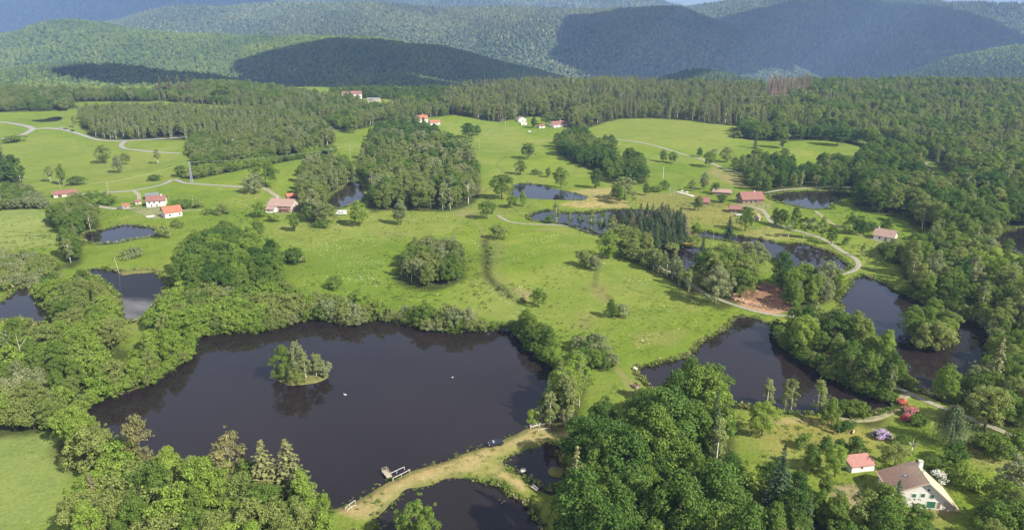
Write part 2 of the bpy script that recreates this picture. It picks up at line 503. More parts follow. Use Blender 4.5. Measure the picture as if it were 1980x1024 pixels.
# ------------------------------------------------------------------ the land as one sheet
MEAD = (.132,.180,.023); PALE = (.190,.225,.066); LUSH = (.098,.158,.020); DRY = (.29,.235,.105); LAWN = (.14,.18,.04)
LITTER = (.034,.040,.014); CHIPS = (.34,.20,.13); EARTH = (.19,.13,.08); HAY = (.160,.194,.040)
ZONES = [  # outline in the photograph, colour, edge softness in metres, strength
 ([(-200,395),(95,398),(108,430),(100,478),(-200,495)], PALE, 14, .8),
 ([(-200,240),(70,262),(230,290),(330,310),(300,350),(-200,330)], HAY, 30, .6),
 ([(1150,225),(1420,232),(1480,262),(1400,300),(1330,295),(1140,262)], HAY, 30, .7),
 ([(0,815),(95,812),(140,900),(120,1020),(-200,1060),(-200,820)], (.165,.205,.062), 10, .8),
 ([(1020,822),(1050,812),(1100,822),(1105,845),(1060,850),(1000,875),(980,885),(985,905),(1020,920),(1032,940),(1020,960),(985,950),(960,925),(900,915),(840,930),(800,940),(755,975),(735,1000),(690,1005),(640,985),(700,955),(745,927),(850,890),(960,850)], DRY, 2.5, .93),
 ([(940,880),(1020,850),(1040,855),(990,880),(975,895),(950,925),(900,912)], HAY, 4, .55),
 ([(655,988),(700,960),(750,933),(800,911),(850,895),(900,877),(960,857),(958,862),(900,884),(850,903),(800,920),(750,943),(700,971),(668,992)], (.30,.215,.10), 1.2, .75),
 ([(255,404),(285,396),(320,400),(322,422),(290,424),(262,410)], (.24,.21,.14), 3, .6),
 ([(505,398),(530,380),(575,385),(590,410),(540,418),(510,412)], (.22,.20,.10), 4, .5),
 ([(1405,400),(1430,385),(1485,390),(1480,410),(1440,418),(1410,415)], (.23,.20,.11), 4, .6),
 ([(1725,985),(1790,1000),(1850,998),(1862,990),(1850,984),(1735,968)], (.24,.20,.11), 1.5, .6),
 ([(1050,795),(1110,795),(1105,815),(1050,815)], (.30,.20,.11), 3, .8),
 ([(1100,370),(1180,362),(1210,385),(1215,402),(1120,400),(1095,395),(1135,380)], DRY, 7, .75),
 ([(1220,370),(1330,370),(1420,400),(1440,445),(1350,430),(1240,402)], (.19,.175,.055), 10, .75),
 ([(1380,325),(1430,340),(1440,365),(1400,355),(1370,335)], (.23,.19,.09), 8, .7),
 ([(1405,570),(1430,555),(1480,545),(1530,560),(1535,600),(1490,605),(1440,592),(1408,582)], CHIPS, 2.5, .95),
 ([(1490,435),(1560,465),(1480,462),(1440,455)], DRY, 5, .5),
 ([(1440,815),(1560,800),(1700,830),(1760,860),(1700,890),(1640,905),(1560,880),(1500,920),(1450,850)], (.22,.19,.06), 9, .65),
 ([(1560,800),(1660,818),(1720,800),(1740,810),(1640,850),(1560,830)], (.20,.185,.05), 6, .5),
 ([(1610,940),(1660,935),(1665,975),(1630,975),(1612,960)], (.27,.20,.13), 3, .7),
 ([(1780,975),(1860,985),(1850,1024),(1790,1024)], (.21,.185,.06), 5, .6),
 ([(1840,850),(1960,850),(1980,900),(1880,900)], (.24,.19,.09), 10, .5),
 ([(1145,548),(1172,548),(1185,575),(1165,585),(1148,565)], (.17,.15,.06), 4, .7),
 ([(870,400),(910,395),(930,415),(890,420)], (.20,.18,.08), 6, .6),
 ([(1000,560),(1025,565),(1022,585),(1000,580)], (.24,.19,.10), 4, .7),
 ([(700,445),(790,448),(800,452),(740,460)], (.19,.18,.07), 4, .4),
 ([(1115,605),(1150,610),(1150,640),(1110,640)], (.19,.17,.07), 5, .5),
 ([(1330,560),(1370,580),(1350,610),(1320,600)], (.17,.17,.05), 8, .45),
 ([(1215,645),(1310,640),(1300,665),(1225,670)], (.20,.185,.06), 6, .5),
 ([(1150,690),(1195,700),(1240,745),(1215,750),(1185,712)], (.155,.18,.05), 3, .6),
 ([(1060,210),(1100,210),(1098,219),(1062,220)], EARTH, 8, .9),
 ([(850,350),(930,352),(935,375),(870,385)], (.20,.16,.08), 6, .7),
 ([(1690,398),(1775,395),(1780,415),(1700,412)], (.21,.18,.08), 6, .6),
 ([(1280,472),(1340,468),(1340,480),(1290,483)], (.33,.20,.07), 2.5, .8),
 ([(930,450),(985,470),(960,520),(1010,580),(985,585),(930,530)], (.145,.15,.05), 5, .5),
]
LINES = [ # worn tracks and mowing lines: points, width, colour, strength
 ([(905,415),(930,440),(940,470)], 1.6, (.20,.17,.07), .6), ([(1172,470),(1160,500),(1152,535),(1150,555)], 1.8, (.09,.10,.03), .7), ([(1178,572),(1186,590)], 2, (.09,.10,.03), .7),
 ([(930,262),(1000,258),(1060,252),(1100,248)], 2.2, (.20,.19,.07), .6), ([(935,292),(960,284),(1060,272)], 1.8, (.19,.18,.07), .5), ([(1000,330),(960,352),(935,372)], 1.5, (.10,.12,.03), .6),
 ([(0,458),(60,455),(105,463)], 1.4, (.10,.12,.03), .6), ([(15,447),(60,450),(108,449)], 1.3, (.10,.12,.03), .6), ([(0,484),(60,478),(100,476)], 1.6, (.20,.20,.08), .5),
 ([(980,300),(960,320),(985,335)], 1.5, (.10,.11,.03), .5), ([(1175,232),(1300,240),(1440,262)], 2.2, (.18,.19,.06), .5), ([(1300,330),(1340,345),(1360,360)], 1.6, (.10,.11,.03), .5), ([(1310,362),(1322,345)], 1.2, (.10,.11,.03), .5),
 ([(430,310),(560,285),(640,268),(700,262)], 1.8, (.10,.12,.03), .5), ([(560,345),(620,330)], 1.5, (.19,.19,.07), .4), ([(945,410),(1010,414)], 1.4, (.22,.19,.09), .5),
 ([(1440,470),(1520,480)], 1.5, (.22,.19,.09), .4), ([(1195,715),(1215,740),(1225,765)], 1.6, (.20,.18,.07), .6), ([(560,520),(640,500),(740,470),(800,450)], 1.5, (.16,.18,.05), .5),
 ([(1480,820),(1540,812),(1600,818)], 2.2, (.27,.22,.11), .6), ([(1700,850),(1760,842),(1800,850)], 1.2, (.09,.10,.03), .6), ([(1650,985),(1690,950),(1705,935)], 1.6, (.27,.23,.12), .6),
]
LITTER_POLYS = []       # filled by the woods before the sheet is coloured

def build_ground():
    r_in = np.geomspace(6, 110, 16)[:-1]
    r_mid = 110 * (1300 / 110) ** (np.arange(640) / 640.0)
    r_out = np.geomspace(1300, 12000, 60)
    r = np.concatenate([r_in, r_mid, r_out])
    a_fine = np.linspace(-41, 41, 650)
    a_rest = np.linspace(41, 319, 60)[1:-1]
    a = np.radians(np.concatenate([a_fine, a_rest]))
    Rr, A = np.meshgrid(r, a, indexing='ij')
    X = Rr * np.sin(A); Y = Rr * np.cos(A)
    Z = gnd(X, Y, carve=True)
    nr, na = X.shape
    V = np.stack([X, Y, Z], -1).reshape(-1, 3)
    i = np.arange(nr - 1)[:, None]; j = np.arange(na)[None, :]
    j2 = (j + 1) % na
    F = np.stack([i*na + j, i*na + j2, (i+1)*na + j2, (i+1)*na + j], -1).reshape(-1, 4)[:, ::-1]
    cen = len(V)
    V = np.vstack([V, [[0, 0, float(gnd(np.array([0.]), np.array([0.]))[0])]]])
    me = np_mesh('ground', V, F, M['ground'], smooth=True)
    # close the middle
    bm = bmesh.new(); bm.from_mesh(me); bm.verts.ensure_lookup_table()
    for k in range(na): bm.faces.new((bm.verts[cen], bm.verts[(k + 1) % na], bm.verts[k]))
    bm.to_mesh(me); bm.free()
    x, y = V[:, 0], V[:, 1]
    C = np.empty((len(V), 3)); C[:] = MEAD
    def blend(m, col):
        m = m[:, None]; C[:] = C * (1 - m) + np.asarray(col)[None] * m
    nz = fbm(x, y, 28, 51, 4); nb = fbm(x, y, 120, 61, 3)
    blend(sstep(.45, .68, nb) * .5, LUSH)
    blend(sstep(.48, .68, fbm(x, y, 60, 71, 4)) * .7, HAY)
    blend(sstep(.52, .72, fbm(x, y, 14, 81, 3)) * .35, LUSH)
    blend(sstep(.60, .78, nz) * .35, (.21,.21,.07))
    for pts, col, soft, k in ZONES:
        p = proj_poly(pts); lo = p.min(0) - 40; hi = p.max(0) + 40
        m = np.nonzero((x > lo[0]) & (x < hi[0]) & (y > lo[1]) & (y < hi[1]))[0]
        if not len(m): continue
        sd = poly_sd(p, x[m], y[m]) + (nz[m] - .5) * soft * 2.2
        f = np.zeros(len(V)); f[m] = sstep(soft * .6, -soft * .6, sd) * k
        blend(f, col)
    for pts, wd, col, k in LINES:
        q = catmull(pts, 5, False); q = project(q[:, 0], q[:, 1], FIELD.z)[:, :2]
        lo = q.min(0) - 6; hi = q.max(0) + 6
        m = np.nonzero((x > lo[0]) & (x < hi[0]) & (y > lo[1]) & (y < hi[1]))[0]
        if not len(m): continue
        d2 = np.full(len(m), 1e9)
        for (ax, ay), (bx, by) in zip(q[:-1], q[1:]):
            ex, ey = bx - ax, by - ay; t = np.clip(((x[m]-ax)*ex + (y[m]-ay)*ey) / (ex*ex + ey*ey + 1e-9), 0, 1)
            d2 = np.minimum(d2, (x[m]-ax-ex*t)**2 + (y[m]-ay-ey*t)**2)
        f = np.zeros(len(V)); f[m] = sstep(wd * (.7 + nz[m]), wd * .3, np.sqrt(d2)) * k
        blend(f, col)
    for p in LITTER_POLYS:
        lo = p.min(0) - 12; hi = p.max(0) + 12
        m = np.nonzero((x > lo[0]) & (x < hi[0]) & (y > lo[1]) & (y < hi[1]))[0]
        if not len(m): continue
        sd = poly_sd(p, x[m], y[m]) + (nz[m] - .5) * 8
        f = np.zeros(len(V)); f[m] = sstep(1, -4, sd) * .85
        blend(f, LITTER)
    sd, _ = pond_sd(x, y)
    blend(sstep(3.5, 1.2, sd) * .6, (.10,.115,.03))
    blend(sstep(1.0, -.4, sd), (.07,.05,.03))
    blend(sstep(1280, 1420, y), (.045,.075,.02))
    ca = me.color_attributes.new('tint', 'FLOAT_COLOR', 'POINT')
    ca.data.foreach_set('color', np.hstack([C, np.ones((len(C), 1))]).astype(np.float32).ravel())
    fw = sstep(3, 12, sd) * (1 - sstep(700, 900, y))
    # only the lush central meadow is in flower
    p = proj_poly([(520,430),(700,420),(900,400),(960,430),(1180,460),(1420,600),(1230,700),(1150,600),(1000,620),(760,570),(560,560),(440,440)])
    fw = fw * (.25 + .75 * sstep(8, -8, poly_sd(p, x, y)))
    fa = me.color_attributes.new('flowers', 'FLOAT_COLOR', 'POINT')
    fa.data.foreach_set('color', np.stack([fw, fw, fw, np.ones_like(fw)], -1).astype(np.float32).ravel())
    o = link(bpy.data.objects.new('ground', me)); tag(o, kind='structure')

def build_water():
    for n_, p in POND.items():
        w = p['poly']; c = w.mean(0)
        nxt = np.roll(w, -1, 0) - np.roll(w, 1, 0)
        nrm = np.stack([nxt[:, 1], -nxt[:, 0]], -1); nrm /= np.linalg.norm(nrm, axis=1)[:, None] + 1e-9
        area = 0.5 * np.sum(w[:, 0] * np.roll(w[:, 1], -1) - np.roll(w[:, 0], -1) * w[:, 1])
        w2 = w + nrm * (2.2 if area > 0 else -2.2)
        z = p['level'] - WATER_DROP
        bm = bmesh.new()
        vs = [bm.verts.new((q[0], q[1], z)) for q in w2]
        f = bm.faces.new(vs)
        if f.normal.z < 0: f.normal_flip()
        bmesh.ops.triangulate(bm, faces=[f])
        me = bpy.data.meshes.new('pond_water'); bm.normal_update()
        for f in bm.faces:
            if f.normal.z < 0: f.normal_flip()
        bm.to_mesh(me); bm.free()
        me.materials.append(M['water'])
        o = link(bpy.data.objects.new('pond_water', me)); tag(o, kind='structure')

# ------------------------------------------------------------------ lanes
def strip(name, pts, width, mat, lift=0.10, closed=False, base=None):
    p = catmull(pts, 8, False)
    w = project(p[:, 0], p[:, 1], FIELD.z)[:, :2]
    # resample
    d = np.concatenate([[0], np.cumsum(np.linalg.norm(np.diff(w, axis=0), axis=1))])
    n = max(4, int(d[-1] / 2.5))
    s = np.linspace(0, d[-1], n)
    w = np.stack([np.interp(s, d, w[:, 0]), np.interp(s, d, w[:, 1])], -1)
    k = np.ones(7) / 7
    if n > 12:
        ws = np.stack([np.convolve(np.pad(w[:, i], 3, 'edge'), k, 'valid') for i in (0, 1)], -1); ws[0], ws[-1] = w[0], w[-1]; w = ws
    t = np.gradient(w, axis=0); t /= np.linalg.norm(t, axis=1)[:, None] + 1e-9
    nr = np.stack([t[:, 1], -t[:, 0]], -1)
    cols = np.array([-.5, -.25, 0, .25, .5])
    V = []
    for i in range(n):
        for c in cols:
            e = width * c * (1 + .14 * (vnoise(w[i, 0], w[i, 1], 5, 5) - .5) * (abs(c) > .4))
            q = w[i] + nr[i] * e
            V.append((q[0], q[1], 0))
    V = np.array(V); V[:, 2] = gnd(V[:, 0], V[:, 1], True) + lift + .04 * np.tile([0, 1, 1.3, 1, 0], n)
    m = len(cols)
    i = np.arange(n - 1)[:, None]; j = np.arange(m - 1)[None]
    F = np.stack([i*m + j, i*m + j + 1, (i+1)*m + j + 1, (i+1)*m + j], -1).reshape(-1, 4)
    if np.cross(t[0], nr[0]) > 0: F = F[:, ::-1]
    me = np_mesh(name, V, F, mat, True)
    wr = me.attributes.new('wear', 'FLOAT', 'POINT'); wr.data.foreach_set('value', np.tile(np.array([.45, 1.0, .55, 1.0, .45], np.float32), n))
    me.update()
    if me.polygons[0].normal.z < 0: me.flip_normals()
    o = link(bpy.data.objects.new(name, me)); tag(o, kind='structure')
    return o
ROADS = [
 ('road', [(-40,237),(0,236),(30,240),(56,245),(64,250),(51,257),(33,264),(-20,272)], 6.0, 'asphalt'),
 ('road', [(64,249.5),(90,248),(120,250),(150,258),(180,268),(205,272),(240,272)], 4.8, 'asphalt'),
 ('road', [(235,272),(280,270.5),(330,267),(385,264)], 5.0, 'asphalt'),
 ('road', [(242,273),(234,280),(240,287),(262,290),(290,293),(350,297)], 4.6, 'asphalt'),
 ('road', [(-30,214),(0,212),(30,211),(60,205),(90,203)], 6, 'gravel'),
 ('lane', [(490,364),(432,359),(381,356),(352,353),(338,346),(315,357),(287,363),(264,368),(229,371),(178,373),(150,376)], 3.6, 'asphalt'),
 ('driveway', [(259,369),(266,374),(270,381),(267,390)], 3.0, 'gravel'),
 ('driveway', [(160,391),(178,397),(216,403),(244,404),(262,402)], 4.5, 'gravel'),
 ('track', [(345,407),(368,407),(390,406)], 2.2, 'gravel'),
 ('track', [(635,406),(660,406),(690,408),(712,408)], 2.6, 'gravel'),
 ('driveway', [(502,362),(515,365),(527,374),(540,382)], 4.0, 'gravel'),
 ('lane', [(962,416),(972,423),(985,429),(1000,432),(1025,434),(1063,434),(1102,437),(1132,446),(1163,458),(1190,473),(1208,483),(1246,502),(1290,522),(1323,541),(1355,563),(1375,573),(1405,584),(1437,596),(1476,605),(1510,612),(1545,612),(1568,603),(1580,596),(1588,600),(1592,622),(1605,650),(1640,690),(1690,725),(1725,744),(1753,759),(1803,780),(1868,807),(1904,819),(1931,829),(2000,862)], 2.6, 'gravel'),
 ('driveway', [(1752,762),(1738,782),(1725,796),(1705,806),(1677,815),(1644,814),(1619,809)], 3.2, 'track'),
 ('lane', [(1137,263),(1178,268),(1229,274),(1267,282),(1300,292),(1330,301),(1355,307),(1383,319),(1406,328),(1444,338),(1475,348)], 3.8, 'gravel'),
 ('lane', [(1470,374),(1490,371),(1505,368),(1543,364.5),(1594,363),(1650,362)], 3.4, 'gravel'),
 ('lane', [(1440,398),(1465,402),(1476,408),(1484,418),(1490,430),(1505,436),(1543,447),(1582,458),(1607,471),(1627,485),(1642,493),(1656,501),(1662,511),(1655,521),(1639,528),(1617,531)], 3.1, 'gravel'),
 ('path', [(1577,408),(1602,428),(1632,443),(1673,458),(1712,470)], 2.6, 'track'),
 ('lane', [(1780,341),(1781,332),(1787,320),(1795,314)], 4, 'gravel'),
 ('parking_yard', [(1452,346),(1466,350),(1482,351)], 9.0, 'asphalt'),
]
# ------------------------------------------------------------------ hills and mountains beyond the plateau
HILLS = [
 # name, ridge in the photograph, distance of the crest, width of near slope, width of far slope, ravine height
 ('hill', [(-60,152),(40,129),(100,125),(150,120),(200,125),(260,134),(330,141),(420,148),(520,168)], 1760, 420, 300, 8),
 ('hill', [(540,172),(620,158),(680,151),(740,145),(800,143),(870,151),(930,163),(1010,178)], 2050, 380, 300, 8),
 ('hill', [(1170,178),(1240,164),(1290,148),(1330,138),(1370,136),(1410,142),(1445,152),(1540,172)], 2000, 380, 300, 8),
 ('hill', [(-500,80),(-200,72),(0,67),(60,60),(100,46),(150,42),(200,46),(260,58),(330,64),(420,68),(520,72),(640,75),(720,79),(790,90),(860,94),(920,106),(980,124),(1050,139),(1110,155),(1200,185)], 3000, 900, 600, 26),
 ('hill', [(1640,190),(1744,150),(1790,133),(1850,112),(1920,98),(1980,88),(2150,78),(2400,95)], 2900, 800, 600, 24),
 ('mountain', [(60,70),(160,50),(200,42),(280,22),(330,14),(380,10),(430,12),(500,6),(560,4),(640,5),(700,4),(760,7),(830,14),(900,16),(960,14),(1060,16),(1150,19),(1230,16),(1290,16),(1330,30),(1380,52),(1420,82),(1470,112),(1540,150),(1600,190)], 4900, 1500, 1200, 60),
 ('mountain', [(1180,40),(1250,17),(1290,13),(1330,13),(1368,7),(1406,3),(1460,-3),(1550,-9),(1650,-9),(1714,1),(1759,14),(1800,21),(1840,23),(1890,25),(1980,27),(2100,30),(2400,45)], 6400, 2200, 1500, 90),
 ('mountain', [(-500,10),(-200,14),(0,12),(70,0),(150,-14),(400,-20),(600,-18),(700,-12),(860,-3),(1000,-12),(1200,-12),(1269,1),(1285,10),(1310,16),(1420,40)], 8200, 2300, 1500, 90),
 ('mountain', [(1700,48),(1820,28),(1886,20),(1930,17),(1980,16),(2150,14),(2500,30)], 10500, 2500, 1500, 60),
]
HILL_TREES = []     # (points, kind) for the forest cover
def build_hills():
    M['hill'] = plain('hill', (.032,.058,.022), 0.95, .35, 0.01, 0.1)
    for hi_, (nm, ridge, D, wf, wb, amp) in enumerate(HILLS):
        rp = catmull(ridge, 6, False)
        dx, dy, dz = rays(rp[:, 0], rp[:, 1])
        t = D / dy
        rx = dx * t; rz = CAM_H + dz * t - 8.0
        nu, nv = 150, 70
        xs = np.linspace(rx[0], rx[-1], nu)
        zr = np.interp(xs, rx, rz)
        base = float(gbase(0, D - wf)) - 18.0
        v = np.linspace(-1, 1, nv)
        X, Vv = np.meshgrid(xs, v, indexing='ij')
        wob = (fbm(X, X * 0 + 11, wf * 1.3, 5 + hi_, 2) - .5) * wf * .35 * (1 - np.abs(Vv))
        Y = D + np.where(Vv < 0, Vv * wf, Vv * wb) + wob
        f = np.cos(np.clip(np.abs(Vv), 0, 1) * math.pi / 2) ** 1.25
        Z = base + (zr[:, None] - base) * f
        rav = (fbm(X, Y, wf * .45, 23 + hi_, 4) - .55) * 2
        Z = Z + 1.5 * amp * rav * (1 - np.abs(Vv)) * np.where(np.abs(Vv) < .12, np.abs(Vv) / .12, 1) * 1.2
        Vt = np.stack([X, Y, Z], -1)
        i = np.arange(nu - 1)[:, None]; j = np.arange(nv - 1)[None]
        F = np.stack([i*nv + j, (i+1)*nv + j, (i+1)*nv + j + 1, i*nv + j + 1], -1).reshape(-1, 4)
        me = np_mesh(nm, Vt.reshape(-1, 3), F, M['hill'], True)
        o = link(bpy.data.objects.new(nm, me)); tag(o, kind='structure')
        # where its trees stand: near slope and crest
        sp = {1760: 7.5, 2050: 7.5, 2000: 7.5, 3000: 8.4, 2900: 8.4}.get(D, 12.5 if D < 5500 else 17 if D < 7000 else 23)
        L = xs[-1] - xs[0]
        umax = 0.66 * (D + 300); 
        n = int(min(L, 2.05 * umax) * (wf * 1.15) / sp ** 2)
        uu = rng.uniform(0, 1, n); px_ = np.clip(rx[0] + uu * L, -umax - D * .12, umax + D * .12)
        fu = (px_ - xs[0]) / L * (nu - 1); fv = rng.uniform(-1, .12, n); fj = (fv + 1) / 2 * (nv - 1)
        a = np.clip(fu.astype(int), 0, nu - 2); b = np.clip(fj.astype(int), 0, nv - 2); fa = (fu - a)[:, None]; fb = (fj - b)[:, None]
        P = (Vt[a, b]*(1-fa) + Vt[a+1, b]*fa) * (1-fb) + (Vt[a, b+1]*(1-fa) + Vt[a+1, b+1]*fa) * fb
        keep = (P[:, 2] > gbase(P[:, 0], P[:, 1]) - 3) & (np.abs(P[:, 0]) < .78 * P[:, 1])
        HILL_TREES.append((P[keep], sp, D))

def build_haze():
    mb = MB()
    mb.box(-12600, -12300, -200, 12600, 12700, 1060)
    m = bpy.data.materials.new('haze'); m.use_nodes = True
    nt = m.node_tree; nt.nodes.remove(nt.nodes['Principled BSDF'])
    pv = nt.nodes.new('ShaderNodeVolumePrincipled')
    pv.inputs['Color'].default_value = (.34, .55, 1.0, 1)
    pv.inputs['Density'].default_value = 9.5e-5
    pv.inputs['Anisotropy'].default_value = 0.0
    nt.links.new(pv.outputs[0], nt.nodes['Material Output'].inputs['Volume'])
    try: m.cycles.homogeneous_volume = True
    except Exception: pass
    o = mb.build('haze', m); tag(o, kind='stuff')
# ------------------------------------------------------------------ trees: prototypes
def unit(v): return v / (np.linalg.norm(v, axis=-1, keepdims=True) + 1e-9)
def leaf_quads(P, Nn, size, r, jitter=0.55, asp=(0.7, 1.3)):
    """one small quad per point, facing roughly along Nn"""
    n = len(P)
    nn = unit(Nn + r.normal(0, jitter, (n, 3)))
    a = unit(np.cross(nn, r.normal(0, 1, (n, 3)))); b = np.cross(nn, a)
    s = size * r.uniform(asp[0], asp[1], n)[:, None]
    k = r.uniform(.6, 1.0, n)[:, None]
    q = np.stack([P - a*s*.5, P - b*s*.42*k, P + a*s*.5, P + b*s*.42*k], 1)
    q[:, 1] += nn * s * .12; q[:, 3] += nn * s * .12
    return q.reshape(-1, 3), np.arange(n * 4).reshape(n, 4)

def crown_mesh(name, seed, h0, h1, rad, nclump, nleaf, size, clump_r, shape='round', lean=0.0):
    r = np.random.default_rng(seed)
    cz = (h0 + h1) / 2; rz = (h1 - h0) / 2
    d = unit(r.normal(0, 1, (nclump, 3))); d[:, 2] += .12; d = unit(d)
    f = r.uniform(.22, 1.0, nclump) ** .5
    c = d * f[:, None]
    if shape == 'egg':
        k = 1 - .42 * sstep(-.2, 1, c[:, 2]); c[:, 0] *= k; c[:, 1] *= k
    elif shape == 'dome':
        c[:, 2] = np.abs(c[:, 2]) * 1.7 - .8
    elif shape == 'flame':
        k = np.clip(1.05 - .75 * sstep(-.7, 1, c[:, 2]), .2, 1); c[:, 0] *= k; c[:, 1] *= k
    wob = 1 + .28 * np.sin(np.arctan2(c[:, 1], c[:, 0]) * r.integers(2, 4) + r.uniform(0, 6)) * (1 - np.abs(c[:, 2]))
    C = np.stack([c[:, 0] * (rad - clump_r * .6) * wob, c[:, 1] * (rad - clump_r * .6) * wob, cz + c[:, 2] * (rz - clump_r * .5)], -1)
    C[:, 0] += lean * (C[:, 2] - h0)
    cr = clump_r * r.uniform(.55, 1.35, nclump)
    # shoots that break the outline, and a thin side
    no = max(4, nclump // 7); od = unit(r.normal(0, 1, (no, 3)) + np.array([0, 0, .25]))
    O = np.stack([od[:, 0] * rad * 1.02, od[:, 1] * rad * 1.02, cz + od[:, 2] * rz * (1.0 if shape != 'dome' else .9)], -1)
    if shape in ('egg', 'flame'): O[:, :2] *= .62
    O[:, 2] = np.maximum(O[:, 2], h0 + .4)
    C = np.vstack([C, O]); cr = np.concatenate([cr, clump_r * r.uniform(.28, .5, no)])
    ga = r.uniform(0, 6.28); side = np.cos(np.arctan2(C[:, 1], C[:, 0]) - ga) > .8
    cr = np.where(side & (r.random(len(cr)) < .45), cr * .35, cr); nclump = len(cr)
    w = (cr ** 2); cnt = np.maximum(8, (nleaf * w / w.sum()).astype(int))
    Ps, Ns = [], []
    for i in range(nclump):
        u = unit(r.normal(0, 1, (cnt[i], 3)))
        u = unit(u + unit(C[i] - np.array([0, 0, cz - rz * .4]))[None] * .45 + np.array([0, 0, .25]))
        rr = cr[i] * r.uniform(.62, 1.06, (cnt[i], 1))
        p = C[i] + u * rr * np.array([1, 1, .8])
        Ps.append(p); Ns.append(u * .9 + np.array([0, 0, .35]))
    P = np.vstack(Ps); Nn = np.vstack(Ns)
    k = P[:, 2] > h0 * .35
    V, F = leaf_quads(P[k], Nn[k], size, r)
    return np_mesh(name, V, F), C, cr

def trunk_mesh(name, seed, h, r0, mat, limbs=5, top=.75, h0=2.0, spread=2.5, targets=None, lean=0.0, multi=1):
    r = random.Random(seed); mb = MB()
    for m in range(multi):
        ox = (m - (multi - 1) / 2) * .7 + (r.uniform(-.2, .2) if multi > 1 else 0); oy = r.uniform(-.3, .3) if multi > 1 else 0
        pts = [(ox*.5, oy*.5, -.6)]
        for k in range(1, 6):
            t = k / 5
            pts.append((ox*(1 + t*1.6) + r.uniform(-.15, .15)*t*2 + lean*t*h, oy*(1 + t*1.5) + r.uniform(-.15, .15)*t*2, h * top * t))
        mb.tube(pts, [r0*1.25, r0, r0*.8, r0*.62, r0*.4, r0*.15], 6)
        for k in range(limbs):
            t = r.uniform(.35, .9); z = h0 + (h * top - h0) * t * .8
            bx = ox + lean*z
            if targets is not None and len(targets):
                c = targets[r.randrange(len(targets))]; e = Vector((c[0]*.9, c[1]*.9, max(c[2], z + .8)))
            else:
                a = r.uniform(0, 6.28); e = Vector((math.cos(a)*spread + bx, math.sin(a)*spread + oy, z + spread*.8))
            s = Vector((bx, oy, z)); mid = s.lerp(e, .5) + Vector((0, 0, .35))
            mb.tube([s, mid, e], [r0*.34, r0*.22, r0*.07], 5, False)
    return mb.mesh(name, mat, True)

def spruce_crown(name, seed, H, Rr, z0, levels, per, droop, size, gap=0.0):
    r = np.random.default_rng(seed); Ps, Ns = [], []
    for i in range(levels):
        t = i / (levels - 1); z = z0 + (H - z0) * t ** .92
        L = Rr * (1 - t) ** .85 * r.uniform(.82, 1.12) + .18
        nb = max(4, int(per * (1 - t * .62)))
        a0 = r.uniform(0, 6.28)
        for b in range(nb):
            if r.random() < gap: continue
            a = a0 + 6.283 * b / nb + r.normal(0, .16); l = L * r.uniform(.72, 1.15)
            m = max(2, int(l / (size * .42)))
            s = (np.arange(m) + .6) / m
            side = r.normal(0, .10, m) * l * s
            x = np.cos(a) * s * l - np.sin(a) * side; y = np.sin(a) * s * l + np.cos(a) * side
            zz = z - droop * l * s ** 1.4 + .16 * l * s ** 3 + r.normal(0, .1, m)
            Ps.append(np.stack([x, y, zz], -1)); Ns.append(np.tile([np.cos(a) * .5, np.sin(a) * .5, .85], (m, 1)))
    # leader
    m = 7; Ps.append(np.stack([r.normal(0, .08, m), r.normal(0, .08, m), np.linspace(H - .9, H + .35, m)], -1)); Ns.append(np.tile([0., 0, .3], (m, 1)) + r.normal(0, .6, (m, 3)))
    V, F = leaf_quads(np.vstack(Ps), np.vstack(Ns), size, r, .38, (.75, 1.35))
    return np_mesh(name, V, F)

